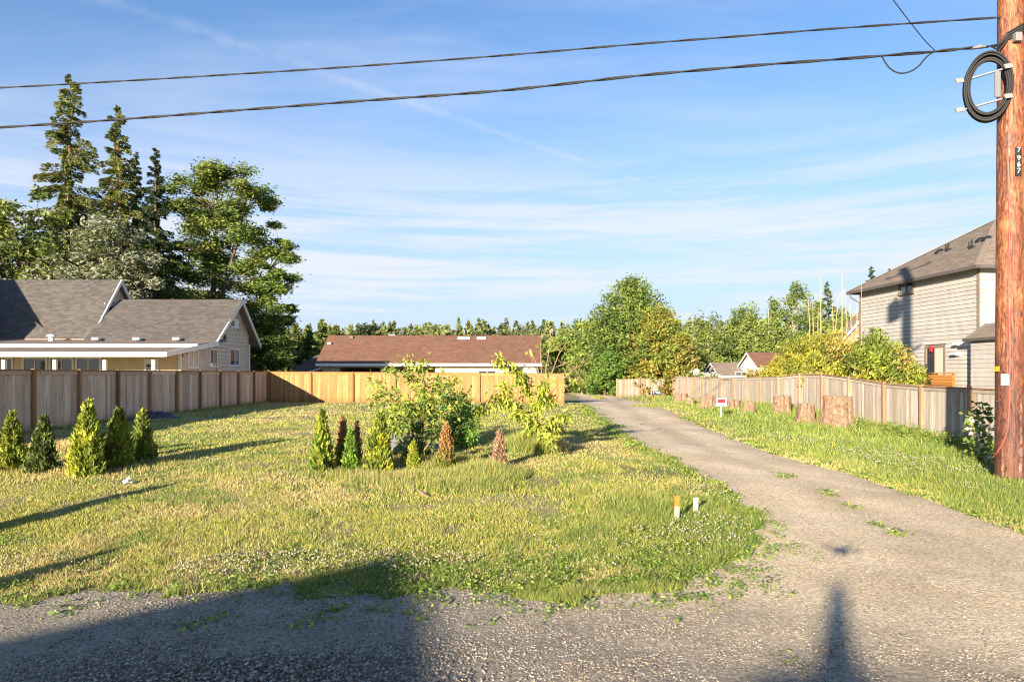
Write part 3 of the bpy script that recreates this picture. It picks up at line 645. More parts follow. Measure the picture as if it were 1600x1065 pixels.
# ------------------------------------------------------------------ buildings across the street, behind the camera: their shadows lie on the road
def street_house():
    h = thing('bungalow', (-13.3, -20, 0), 'wide gabled bungalow across the street that shades the left gravel', 'house')
    xc, pk, sl, hw = -13.0, 6.35, .39, 6.4; ze = pk-sl*hw
    wallslab(h, [(xc-hw+.5, -15.4, 0), (xc+hw-.5, -15.4, 0), (xc+hw-.5, -15.4, ze+.05), (xc, -15.4, pk-.15), (xc-hw+.5, -15.4, ze+.05)], (0, -11, 0), M_tan)
    for s in (-1, 1):
        roof_plane((xc+s*hw, -26.8, ze), (xc+s*hw, -15, ze), (xc, -15, pk), (xc, -26.8, pk), .25, .6, M_shgrey, h, seed=51+s)
        MB().prism([(xc+s*hw, -15, ze-.2), (xc+s*hw, -15, ze), (xc, -15, pk), (xc, -15, pk-.2)], (0, .05, 0)).out('rake_board', M_white, h)
    for x in (-17.2, -10.6): window(h, (x, -15.39, 1.1), (1, 0, 0), (0, 1, 0), 1.6, 1.3, M_white, M_glass, .09)
    MB().obox((xc-.5, -15.37, 0), (1, 0, 0), (0, .05, 0), (0, 0, 2.1)).out('door', M_red, h)
    g = thing('shadow_caster_building', (-7.2, -15, 0), 'little hip roofed pump house with a tapering chimney across the street', 'shed')  # guessed unseen building, roof and chimney shaped to cast the tapering road shadow
    xc = -7.28; z1 = 5.33
    wallslab(g, [(xc-.75, -15.7, 0), (xc+.75, -15.7, 0), (xc+.75, -14.3, 0), (xc-.75, -14.3, 0)], (0, 0, z1-.55), M_tan)
    MB().add([(xc-1.0, -15.9, z1-.55), (xc+1.0, -15.9, z1-.55), (xc+1.0, -14.1, z1-.55), (xc-1.0, -14.1, z1-.55), (xc-.35, -15.3, z1+.02), (xc+.35, -15.3, z1+.02), (xc+.35, -14.7, z1+.02), (xc-.35, -14.7, z1+.02)],
             [(3, 2, 1, 0), (0, 1, 5, 4), (1, 2, 6, 5), (2, 3, 7, 6), (3, 0, 4, 7), (4, 5, 6, 7)]).out('roof', M_shgrey, g)
    MB().tube([(xc, -15, z1-.1), (xc, -15, z1+.35), (xc, -15, z1+.68)], [.20, .13, .08], 8).out('chimney', M_tan, g)
    MB().obox((xc-.4, -14.29, 0), (.8, 0, 0), (0, .04, 0), (0, 0, 2)).out('door', M_white, g)
street_house()

# the camera drone hovers at the camera: only its shadow on the drive is seen
def drone():
    c = Vector((0, 0, CAMZ))+SUNV*.42
    d = thing('drone', c, 'small quadcopter drone hovering over the drive where its shadow falls', 'drone')
    MB().box(c, (.10, .17, .07)).out('body', M_gutter, d)
    for sx in (-1, 1):
        for sy in (-1, 1):
            e = c+Vector((sx*.17, sy*.13, .02)); MB().bar(c+Vector((sx*.04, sy*.05, .02)), e, .022, .018).out('arm', M_gutter, d)
            rt = MB(); rt.tube([e-Vector((0, 0, .02)), e+Vector((0, 0, .03))], .016, 8); rt.obox(e+Vector((-.10, -.012, .03)), (.2, .02, 0), (0, .02, 0), (0, 0, .003)); rt.out('rotor', M_black, d)
drone()

# ------------------------------------------------------------------ fences: every board, post and cap a part
_bd = MB().obox((-.069, -.009, 0), (.138, 0, 0), (0, .018, 0), (0, 0, 1)); BOARD = {}
_pm = MB().obox((-.0575, -.05, 0), (.115, 0, 0), (0, .10, 0), (0, 0, 1)); POST = {}
def shared(store, mb, m, nm):
    if m.name not in store: store[m.name] = mk_mesh(nm, mb.v, mb.f, None, (m,))
    return store[m.name]
def fence(name, label, posts, side, mb_, mp_, group=None, stuff_from=None, cap=.12, skip=(), trim=.13, cat='fence', rise=.05):
    """posts: (x, y, top z); side: normal (xy) of the face with the posts"""
    rg = random.Random(len(posts)*7+int(posts[0][1])); root = thing(name, (posts[0][0], posts[0][1], g1(*posts[0][:2])), label, cat, group)
    n = Vector((*side, 0)).normalized(); far = MB()
    for (x0, y0, z0), (x1, y1, z1) in zip(posts[:-1], posts[1:]):
        a, b = Vector((x0, y0, z0)), Vector((x1, y1, z1)); d = (b-a); Lh = Vector((d.x, d.y)).length; ang = math.atan2(d.y, d.x)
        k = max(1, round(Lh/.142)); isfar = stuff_from is not None and (y0+y1)/2 > stuff_from
        for i in range(k):
            p = a.lerp(b, (i+.5)/k); zb = g1(p.x, p.y)-.03; top = p.z-.03; wsc = (Lh/k-.004)/.138; lean = rg.uniform(-.004, .004)
            if isfar:
                far.box((p.x-n.x*.009, p.y-n.y*.009, (zb+top)/2), (.138*wsc, .018, top-zb), ang); continue
            o = put('board', shared(BOARD, _bd, mb_, 'board'), root, (p.x-n.x*(.012+rg.random()*.006), p.y-n.y*(.012+rg.random()*.006), zb))
            o.scale = (wsc, 1, top-zb+rg.uniform(-.004, .004)); o.rotation_euler = (0, lean, ang)
        if trim:
            up = Vector((0, 0, 1)); q = n*.004
            MB().obox(a+q-up*(trim+.03), d, n*.02, up*trim).out('top_trim', mb_, root)
        if cap:
            MB().obox(a-n*cap*.62-Vector((0, 0, .03)), d, n*cap*1.24, Vector((0, 0, .034))).out('cap_rail', mp_, root)
    for x, y, z in posts:
        zb = g1(x, y)-.1
        o = put('post', shared(POST, _pm, mp_, 'post'), root, (x+n.x*.052, y+n.y*.052, zb)); o.scale = (1, 1, z+rise-zb); o.rotation_euler = (0, 0, math.atan2(n.y, n.x)+math.pi/2)
    if far.v: far.out('far_boards', mb_, root, kind='stuff')
    return root
XL = -14.57
LP = [(XL, 40.7-2.22*k, 2.615) for k in range(13)]
LP[0] = (XL, 40.62, 2.615)
fence('board_fence', 'weathered cedar board fence with dark brown posts running along the left side of the lawn', LP, (1, 0), M_cedar_shade, M_cedar_post, rise=.02)
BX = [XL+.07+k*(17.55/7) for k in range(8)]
fence('board_fence', 'golden new cedar board fence across the back of the lawn', [(x, 40.7, 2.61-(x-XL)*.0062) for x in BX], (0, -1), M_cedar_sunlit, M_gold_post, rise=.02)
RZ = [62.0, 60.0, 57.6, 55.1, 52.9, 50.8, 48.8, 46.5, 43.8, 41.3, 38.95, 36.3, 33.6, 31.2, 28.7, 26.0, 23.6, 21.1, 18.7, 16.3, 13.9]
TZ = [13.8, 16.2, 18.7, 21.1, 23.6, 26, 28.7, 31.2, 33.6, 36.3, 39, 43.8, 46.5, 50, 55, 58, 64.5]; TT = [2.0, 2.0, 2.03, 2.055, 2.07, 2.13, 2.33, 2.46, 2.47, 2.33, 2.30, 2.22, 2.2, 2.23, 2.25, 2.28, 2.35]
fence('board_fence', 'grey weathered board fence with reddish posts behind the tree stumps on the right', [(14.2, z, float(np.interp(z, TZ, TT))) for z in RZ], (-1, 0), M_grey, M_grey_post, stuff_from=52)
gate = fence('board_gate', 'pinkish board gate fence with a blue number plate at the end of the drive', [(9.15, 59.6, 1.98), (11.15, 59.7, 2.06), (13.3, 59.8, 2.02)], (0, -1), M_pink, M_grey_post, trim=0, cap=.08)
q = W(1026, 613, 59.5)
pl_ = thing('number_plate', q, 'small dark blue house number plate on the pinkish gate', 'sign')
MB().box(q, (.86, .02, .33)).out('plate', M_blue, pl_); MB().box(q+Vector((0, .012, 0)), (.89, .01, .36)).out('plate_border', M_white, pl_)
def text(s, m, parent, loc, ux, nrm, size, name='lettering', line=1.0):
    cu = bpy.data.curves.new(name, 'FONT'); cu.body = s; cu.size = size; cu.align_x = 'CENTER'; cu.align_y = 'CENTER'; cu.extrude = .002; cu.space_line = line
    cu.materials.append(m); o = bpy.data.objects.new(name, cu); me = bpy.data.meshes.new_from_object(o); bpy.data.objects.remove(o)
    o = bpy.data.objects.new(name, me); C.objects.link(o)
    X_, Z_ = Vector(ux).normalized(), Vector(nrm).normalized(); Y_ = Z_.cross(X_)
    M = Matrix((X_, Y_, Z_)).transposed().to_4x4(); o.rotation_euler = M.to_euler(); o.parent = parent; o.location = Vector(loc)-wl(parent); return o
text('19903', M_white, pl_, q-Vector((0, .013, 0)), (1, 0, 0), (0, -1, 0), .27)
fr = thing('rail_fence', (5.5, 69, .6), 'low brown plank fence with a square post where the drive disappears', 'fence')
MB().obox((4.2, 69, .55), (4.6, 0, 0), (0, .05, 0), (0, 0, .42)).out('plank', M_grey_post, fr); MB().obox((4.2, 69, 1.0), (4.6, 0, 0), (0, .05, 0), (0, 0, .34)).out('plank', M_grey_post, fr)
for px in (903, 920, 932): MB().box((X(px, 68.9), 68.9, 1.0), (.17, .17, 1.5 if px == 920 else 1.0)).out('post', M_grey_post, fr)

# ------------------------------------------------------------------ parked pickup far down the drive
def pickup():
    y = 73.5; x0 = 4.6; z0 = g1(7, y); t = thing('parked_pickup', (x0+1.2, y, z0), 'silver pickup parked at the far end of the drive behind bare branches', 'truck')
    P = lambda x, z: (x0+x, y, z0+z)
    MB().prism([P(0, .45), P(5.2, .45), P(5.25, .75), P(5.1, 1.0), P(3.75, 1.12), P(0, 1.12)], (0, 1.8, 0)).out('body', M_carpaint, t)
    MB().prism([(x0+1.75, y+.12, z0+1.13), (x0+3.75, y+.12, z0+1.13), (x0+3.15, y+.12, z0+1.72), (x0+1.85, y+.12, z0+1.75)], (0, 1.56, 0)).out('cab', M_carpaint, t)
    MB().prism([(x0+1.95, y+.11, z0+1.2), (x0+2.6, y+.11, z0+1.2), (x0+2.6, y+.11, z0+1.65), (x0+1.95, y+.11, z0+1.65)], (0, -.01, 0)).prism([(x0+2.7, y+.11, z0+1.2), (x0+3.5, y+.11, z0+1.2), (x0+3.1, y+.11, z0+1.64), (x0+2.7, y+.11, z0+1.65)], (0, -.01, 0)).out('side_window', M_glass, t)
    for wx in (.95, 4.15):
        for wy in (-.04, 1.62):
            wh = MB().tube([(x0+wx, y+wy, z0+.36), (x0+wx, y+wy+.22, z0+.36)], .36, 14).out('wheel', M_black, t); MB().tube([(x0+wx, y+wy-.01, z0+.36), (x0+wx, y+wy+.01, z0+.36)], .19, 10).out('rim', M_steel, wh)
    for wy in (.15, 1.35): MB().obox((x0+5.16, y+wy, z0+.72), (.06, 0, 0), (0, .3, 0), (0, 0, .18)).out('headlight', M_white, t)
    MB().obox((x0+5.2, y, z0+.42), (.1, 0, 0), (0, 1.8, 0), (0, 0, .2)).out('bumper', M_steel, t)
pickup()

# ------------------------------------------------------------------ utility pole, its fittings and the wires
PX, PY, PR0, PR1, PTOP = 10.95, 15.0, .292, .215, 15.6
pz = g1(PX, PY)
def prad(z): return PR0+(PR1-PR0)*(z-pz)/(PTOP-pz)
pole = thing('utility_pole', (PX, PY, pz), 'tall reddish brown wooden utility pole at the right edge with number tag 7967', 'utility pole')
mb = MB(); zs = np.linspace(pz-.3, PTOP, 40); n = 28
for z in zs:
    for k in range(n):
        a = 2*math.pi*k/n; r = prad(z)*(1+.035*(float(vn(a*1.3, z*.8, 1, 3))-.5)+.02*(float(vn(a*9, z*.5, 1, 8))-.5)) if k < n else 0
        mb.v.append((PX+math.cos(a)*r, PY+math.sin(a)*r, z)); mb.c.append((1, 1, 1))
for i in range(len(zs)-1):
    for k in range(n): mb.f.append([i*n+k, i*n+(k+1) % n, (i+1)*n+(k+1) % n, (i+1)*n+k])
mb.f.append([(len(zs)-1)*n+k for k in range(n)]); mb.out('shaft', M_pole, pole, smooth=True)
def polept(px, py, out=0.0):
    """point of the pole's near surface seen at a pixel, and the outward normal"""
    best = None; z = CAMZ+(HZ-py)/F*PY
    for k in range(720):
        a = 2*math.pi*k/720; r = prad(z); p = Vector((PX+math.cos(a)*r, PY+math.sin(a)*r, 0)); nn = Vector((math.cos(a), math.sin(a), 0))
        if nn.dot(-p) <= 0: continue
        e = abs(p.x/p.y*F+800-px)
        if best is None or e < best[0]: best = (e, p, nn)
    _, p, nn = best; z = CAMZ+(HZ-py)/F*p.y; return Vector((p.x, p.y, z))+nn*out, nn
def tagplate(px, py, wd, ht, m, name, out=.012):
    p, nn = polept(px, py, out); tx = Vector((0, 0, 1)).cross(nn); MB().obox(p-tx*wd/2-Vector((0, 0, ht/2)), tx*wd, nn*.008, Vector((0, 0, ht))).out(name, m, pole); return p, nn, tx
p, nn, tx = tagplate(1591, 252, .13, .62, M_black, 'number_tag')
for ch, dz in zip('7967', (.235, .06, -.075, -.215)): text(ch, M_white, pole, p+nn*.012+Vector((0, 0, dz)), tx, nn, .155, 'digit')
tagplate(1571, 593, .15, .24, M_white, 'paper_notice'); tagplate(1558.5, 576, .17, .11, M_ylabel, 'yellow_tag')
p, nn, tx = tagplate(1567, 731, .05, .10, M_orange, 'orange_mark', .008)
cord = [(1576, 60), (1578, 150), (1575, 250), (1578, 350), (1576, 450), (1578, 560), (1577, 640), (1575, 670), (1569, 690), (1560, 706), (1553, 714)]
MB().tube([polept(a, b, .02)[0] for a, b in cord], .011, 6).out('red_cord', M_redcord, pole)
MB().tube([polept(1557, 627, .01)[0], polept(1565, 625, .03)[0]], .008, 5).out('staple', M_steel, pole)
# transformer and crossarm above the frame: their shadow falls on the grey house
tq = Vector((PX-.58, PY+.12, 12.6)); mb = MB(); mb.tube([tq-Vector((0, 0, .55)), tq-Vector((0, 0, .5)), tq+Vector((0, 0, .5)), tq+Vector((0, 0, .58))], [.26, .32, .32, .18], 18); mb.out('transformer', M_steel, pole)
MB().tube([tq+Vector((.1, 0, .55)), tq+Vector((.1, 0, .8))], .06, 8).out('bushing', M_tan, pole); MB().bar(tq, Vector((PX, PY, 12.6)), .08, .5).out('bracket', M_steel, pole)
MB().bar((PX-1.2, PY-.3, 14.9), (PX+1.2, PY-.3, 14.9), .10, .13).out('crossarm', M_bark, pole)
for dx in (-1.1, -.45, 1.1): MB().tube([(PX+dx, PY-.3, 14.96), (PX+dx, PY-.3, 15.1), (PX+dx, PY-.3, 15.2)], [.03, .07, .05], 8).out('insulator', M_tan, pole)
# wire depth: the line runs along the street, a little away from the camera to the left
def wz(px): return 18.7+(PY-18.7)*px/1556.0
def wire(name, ptsx, r, label, m=M_black, twist=0, z0=None):
    pts = [W(a, b, wz(a) if z0 is None else z0(a)) for a, b in ptsx]; V = [np.array(p) for p in pts]; fine = []
    for i in range(len(V)-1):
        p0, p1, p2, p3 = V[max(i-1, 0)], V[i], V[i+1], V[min(i+2, len(V)-1)]
        m_ = max(3, int(np.linalg.norm(p2-p1)/(.35 if twist else 1.0)))
        for k in range(m_):
            s = k/m_; fine.append(Vector(.5*((2*p1)+(-p0+p2)*s+(2*p0-5*p1+4*p2-p3)*s*s+(-p0+3*p1-3*p2+p3)*s**3)))
    fine.append(Vector(V[-1])); mb = MB()
    if twist:
        for ph in (0, math.pi):
            mb.tube([q+Vector((0, math.cos(i*1.1+ph)*r*.8, math.sin(i*1.1+ph)*r*.8)) for i, q in enumerate(fine)], r, 5)
    else: mb.tube(fine, r, 6)
    o = mb.out(name, m, None, smooth=True); return tag(o, label, 'wire', 'overhead wires')
wire('overhead_cable', [(1640, 21), (1572, 26.5), (1460, 34), (1300, 45), (1150, 57), (1000, 68.5), (800, 85.5), (650, 97), (500, 107.5), (350, 117), (200, 126), (0, 137), (-250, 147), (-600, 160)], .016, 'upper overhead cable crossing the whole sky', twist=1)
wire('overhead_cable', [(1545, 73), (1505, 76), (1462, 80.5), (1380, 87), (1290, 94), (1200, 100.5), (1100, 109), (1000, 118), (900, 129), (800, 140), (700, 148), (600, 155), (400, 170), (200, 185.5), (0, 199), (-250, 214), (-600, 232)], .022, 'lower thick lashed cable with a slack loop near the pole', twist=1)
wire('cable_loop', [(1378, 87), (1383, 97), (1392, 108), (1406, 114.5), (1422, 112), (1436, 103), (1446, 91), (1458, 82), (1478, 77.5), (1510, 75.5), (1548, 72)], .017, 'slack loop of black cable hanging below the lower cable')
wire('service_wire', [(1290, -150), (1345, -72), (1390, -8), (1420, 32), (1445, 63), (1462, 80)], .009, 'thin wire dropping diagonally to the lower cable from above', z0=lambda a: wz(1462)-(1462-a)*.02)
# cable fittings at the pole
mb = MB()
for k, (dy, dz) in enumerate(((0, 0), (.03, .05), (-.02, -.05), (.02, .10))):
    a = Vector((W(1548, 72, 15.0))); mb.tube([a, W(1560, 70+k*3, 14.85)+Vector((0, dy, dz)), polept(1575, 60, .05)[0]+Vector((0, 0, dz)), polept(1594, 47, .05)[0]+Vector((0, 0, dz)), Vector((PX+.6, PY-.2, 9.95+dz))], .022, 6)
mb.out('cable_tail', M_black, pole); MB().box(polept(1588, 60, .05)[0], (.14, .1, .18)).out('clamp', M_steel, pole)
MB().tube([W(1520, 75, 15), W(1531, 73, 15), W(1540, 73, 15)], [.02, .045, .02], 8).out('strain_clamp', M_steel, pole)
# the coil of spare cable on its galvanised brackets
cc = W(1544, 136, 14.86); coil = thing('cable_coil', cc, 'black cable coil on galvanised brackets hung on the pole', 'cable coil')
ax = Vector((.62, -.32, 0)).normalized(); rg = random.Random(4)
for k in range(20):
    rr = .66+rg.uniform(-.085, .085); of = rg.uniform(-.09, .09); tl = rg.uniform(-.05, .05); mb = MB()
    sq = .40
    mb.tube([cc+ax*(math.cos(a)*rr*sq/.62*.92)+Vector((ax.y, -ax.x, 0))*(of+tl*math.sin(a))+Vector((0, 0, math.sin(a)*rr)) for a in np.linspace(0, 2*math.pi, 40)], .024, 6, caps=False)
    mb.out('cable_turn', M_black, coil, smooth=True)
for dz in (.27, -.37):
    a, b = cc+ax*-.52+Vector((0, 0, dz-.06)), cc+ax*.36+Vector((0, 0, dz+.08)); MB().bar(a, b, .05, .03).out('bracket_arm', M_bracket, coil)
    for s, q in ((-1, a), (1, b)): MB().obox(q-ax*.11+Vector((-.02, -.14, -.06)), ax*.14, (0, .03, 0), (-.04, 0, .09)).out('bracket_plate', M_bracket, coil)
MB().bar(cc+ax*.17+Vector((0, 0, -.25)), cc+ax*.17+Vector((0, 0, .32)), .12, .03, (0, 1, 0)).out('back_strip', M_bracket, coil)

# ------------------------------------------------------------------ stumps, signs, stakes, litter
def stump(px0, px1, ytop, ybot, label, seed, flare=.28, notch=0, tilt=0):
    c = G((px0+px1)/2, ybot); Z = c.y; r = (px1-px0)/2/F*Z*.93; ht = (ybot-ytop)/F*Z*.97+.05
    t = thing('tree_stump', c, label, 'tree stump', 'cut stumps along the grey fence'); rg = random.Random(seed); m = 30; lv = 12; mb = MB()
    lob = [(rg.uniform(0, 6.28), rg.randint(2, 8), rg.uniform(.015, .055)) for _ in range(6)]
    def rad(a, f):
        k = 1+sum(w_*math.sin(n_*a+p_) for p_, n_, w_ in lob)*(.6+.8*(1-f)); fl = flare*(1-f)**3*(1+.6*math.sin(3*a+seed)); nt = 1-notch*math.exp(-((a-4.6) % 6.283-0.0)**2/.05)*f
        return r*(.86+fl)*k*nt*(1+.20*(float(vn(math.cos(a)*2+seed, math.sin(a)*2+f*1.5, .5, seed))-.5))
    for i in range(lv):
        f = i/(lv-1)
        for k in range(m):
            a = 2*math.pi*k/m; q = rad(a, f); jag = (float(vn(a*4, seed, .6, 4))-.5)*.13*f
            mb.v.append((c.x+math.cos(a)*q+tilt*f*ht, c.y+math.sin(a)*q, c.z-.08+(ht+.08)*f*(1+jag))); mb.c.append((1, 1, 1))
    for i in range(lv-1):
        for k in range(m): mb.f.append([i*m+k, i*m+(k+1) % m, (i+1)*m+(k+1) % m, (i+1)*m+k])
    top = mb.v[-m:]; mb.out('bark', M_stump, t)
    m2 = MB(); m2.v = list(top)+[(c.x+tilt*ht+(x-c.x-tilt*ht)*.55, c.y+(y-c.y)*.55, z+.02*rg.uniform(-1, 1)) for x, y, z in top]; m2.c = [(1, 1, 1)]*(2*m)
    for k in range(m): m2.f.append([k, (k+1) % m, m+(k+1) % m, m+k])
    m2.v.append((c.x+tilt*ht, c.y, c.z+ht*.96)); m2.c.append((1, 1, 1))
    for k in range(m): m2.f.append([m+k, m+(k+1) % m, 2*m])
    m2.out('cut_top', M_stumptop, t); return t
stump(1052, 1077, 615.5, 628, 'farthest low stump, broken in two, at the grey fence', 1, .35, .3)
stump(1070, 1085, 622, 633, 'tiny stump in front of the farthest broken stump', 12, .3)
stump(1092, 1119, 618, 639, 'upright pale stump just left of the red and white sign', 2, .12)
stump(1135, 1159, 626, 639, 'low dark stump right of the red and white sign', 3, .15, .35)
stump(1161, 1182, 628, 646, 'small round topped stump left of the wide middle stump', 4, .2)
stump(1206, 1239, 619, 647, 'wide middle stump with a flat dark top', 5, .12)
stump(1242, 1274, 631, 660, 'leaning notched stump beside the biggest stump', 6, .35, .25, .05)
stump(1284, 1333, 619.5, 668, 'biggest tallest stump with flared roots by the grey fence', 7, .38)

sg = G(1127, 652); sz = (652-622)/F*sg.y
sign = thing('yard_sign', sg, 'little red and white yard sign on a white post beside the drive', 'sign')
wS = 16/F*sg.y; MB().box((sg.x, sg.y, sg.z+sz-.17), (wS, .03, .36)).out('panel', M_white, sign); MB().box((sg.x, sg.y-.02, sg.z+sz-.12), (wS*.78, .014, .19)).out('red_print', M_red, sign)
text('FOR SALE', M_white, sign, (sg.x, sg.y-.028, sg.z+sz-.12), (1, 0, 0), (0, -1, 0), .085) if False else None
MB().box((sg.x, sg.y+.035, sg.z+sz/2-.1), (.06, .03, sz+.2)).out('post', M_white, sign)
for px, yb, yt, m1, m2, lb in ((1057, 818, 774, M_lath, M_orange, 'short survey stake with an orange top in the grass'), (1086.5, 802, 777, M_wlath, M_white, 'short white survey stake beside the orange topped stake')):
    q = G(px, yb); H = (yb-yt)/F*q.y; s = thing('survey_stake', q, lb, 'stake')
    MB().obox(q+Vector((-.038, -.01, -.1)), (.076, .01, 0), (-.003, .024, 0), (.012, 0, H*.62+.1)).out('lath', m1, s); MB().obox(q+Vector((-.030, -.01, H*.62)), (.076, .01, 0), (-.003, .024, 0), (.006, 0, H*.38)).out('painted_top', m2, s)
q = G(199, 757); MB_ = MB(); rg = random.Random(2)
for _ in range(5):
    d = Vector((rg.uniform(-1, 1), rg.uniform(-1, 1), rg.uniform(-.3, 1))).normalized()*.09; e = d.orthogonal().normalized()*.07; MB_.obox(q+Vector((0, 0, .05)), d, e, d.cross(e).normalized()*.004)
tag(MB_.out('paper_scrap', M_white), 'crumpled scrap of white paper on the lawn', 'litter')
def heap(px, py, wx, wy, ht, name, label, cat, m, seed, res=22):
    c = G(px, py); V = []; rs = np.linspace(0, 1, res)
    mb = MB(); nn_ = 36
    for i, r in enumerate(rs):
        for k in range(nn_):
            a = 2*math.pi*k/nn_; x, y = c.x+math.cos(a)*wx*r*(1+.18*math.sin(3*a+seed)), c.y+math.sin(a)*wy*r
            hh = ht*max(0, (1-r**1.6))*(.55+.9*float(vn(x*3, y*3, .5, seed)))-.03*(r > .98); mb.v.append((x, y, g1(x, y)+hh)); mb.c.append((1, 1, 1))
    for i in range(res-1):
        for k in range(nn_): mb.f.append([i*nn_+k, (i+1)*nn_+k, (i+1)*nn_+(k+1) % nn_, i*nn_+(k+1) % nn_])
    return tag(mb.out(name, m, smooth=True), label, cat)
heap(244, 652, 1.0, .7, .24, 'tarp', 'crumpled dark tarp lying at the foot of the left fence', 'tarp', M_tarp, 3)
heap(205, 657, .55, .4, .10, 'tarp', 'flat scrap of dark plastic left of the crumpled tarp', 'tarp', M_tarp, 5)
M_pile = mat('pale_gravel', lambda t: prin(t, t.ramp(t.noise(wpos(t), 22, 6, .75), [(.3, (.10, .095, .09)), (.7, (.25, .24, .225))]), .95, t.noise(wpos(t), 30, 5), .9, .03))
heap(640, 699, 1.25, .8, .45, 'gravel_pile', 'grey gravel pile behind the arborvitae bed', 'gravel pile', M_pile, 8, 26)

# ------------------------------------------------------------------ foliage
def unit(v): return v/np.maximum(np.linalg.norm(v, axis=-1, keepdims=True), 1e-9)
def quads(cen, T, ln, wd, rg, col, var=.25, nup=.0, fold=0):
    """leaf-sized diamonds: centre, long axis, length, width; one tone each"""
    N = len(cen); T = unit(np.asarray(T, float)); B = rg.normal(size=(N, 3)); B[:, 2] *= (1-nup); B = unit(B-T*(B*T).sum(1, keepdims=True))
    ln = np.broadcast_to(ln, N)[:, None]; wd = np.broadcast_to(wd, N)[:, None]
    V = np.stack([cen-T*ln*.5, cen+B*wd*.5-T*ln*.06, cen+T*ln*.5, cen-B*wd*.5-T*ln*.06], 1).reshape(-1, 3)
    f = np.arange(N*4).reshape(N, 4); k = np.exp(rg.normal(size=(N, 1))*var)
    c = np.asarray(col, float); c = c if c.ndim == 2 else np.broadcast_to(c, (N, 3)); c = c*k
    return V, f, np.repeat(np.clip(c, 0, .9), 4, 0)
def join(parts):
    V, Fq, Cq, b = [], [], [], 0
    for v, f, c in parts: V.append(v); Fq.append(f+b); Cq.append(c); b += len(v)
    return np.concatenate(V), np.concatenate(Fq), np.concatenate(Cq)
def pick(rg, cols, N, cl=None):
    """tones from a palette, clustered when cl (cluster index) is given"""
    cols = np.array(cols, float); i = rg.randint(0, len(cols), N) if cl is None else rg.randint(0, len(cols), cl.max()+1)[cl]
    return cols[i]
def root_at(name, base, label, cat, group): return thing(name, base, label, cat, group)

def broadleaf(base, H, crown, label, seed, cols, leaf=.30, nleaf=9000, clus=70, clr=.95, flatz=.75, bark=M_bark, trunk_r=.22, lean=0, group=None, name='deciduous_tree', bare=0, fork=.35, mat_=None, cat='tree', droop=0, wid=.5, tips=0):
    """crown: list of lobes (dx, dy, z, rx, ry, rz) above the base"""
    rg = np.random.RandomState(seed); base = Vector(base); t = root_at(name, base, label, cat, group); b0 = np.array(base)
    vol = np.array([l[3]*l[4]*l[5] for l in crown]); li = rg.choice(len(crown), clus, p=vol/vol.sum()); cr = np.array(crown)[li]
    d = unit(rg.normal(size=(clus, 3))); rad = rg.rand(clus)**.42
    cen = b0+cr[:, :3]+d*rad[:, None]*cr[:, 3:6]
    mb = MB(); fz = H*fork; top = base+Vector((lean, 0, H*.86))
    tp = [base-Vector((0, 0, .2)), base+Vector((lean*.1, 0, fz*.5)), base+Vector((lean*.35, 0, fz)), base.lerp(top, .72)+Vector((rg.normal()*.15, 0, 0)), top]
    mb.tube(tp, [trunk_r*1.25, trunk_r, trunk_r*.85, trunk_r*.4, trunk_r*.08], 8)
    for i in range(clus):
        if rg.rand() < .25: continue
        q = Vector(cen[i]); s = min(.98, max(.12, .25+.75*((q.z-base.z)/H)*.72)); a = base.lerp(top, s*.9); a.x += lean*.0
        mid = a.lerp(q, .55)+Vector((0, 0, (.10 if not droop else .25)*(q-a).length))
        r0 = trunk_r*(.34 if rg.rand() < .2 else .16); mb.tube([a, mid, q], [r0, r0*.6, r0*.15], 5, caps=False)
    mb.out('trunk', bark, t)
    k = rg.randint(0, clus, nleaf); cs = clr*(.55+.75*rg.rand(clus))
    off = rg.normal(size=(nleaf, 3)); off = unit(off)*(rg.rand(nleaf, 1)**.5)*cs[k][:, None]; off[:, 2] *= flatz
    P = cen[k]+off
    if droop: P[:, 2] -= droop*rg.rand(nleaf)**2*cs[k]
    T = rg.normal(size=(nleaf, 3)); T[:, 2] = T[:, 2]*.5-droop*.8
    V, f, c = quads(P, T, leaf*(.6+.8*rg.rand(nleaf)), leaf*wid*(.6+.8*rg.rand(nleaf)), rg, pick(rg, cols, nleaf, k)*(.85+.3*rg.rand(nleaf, 1)), .2)
    build('crown', V, f, mat_ or M_leaf, t, c); return t

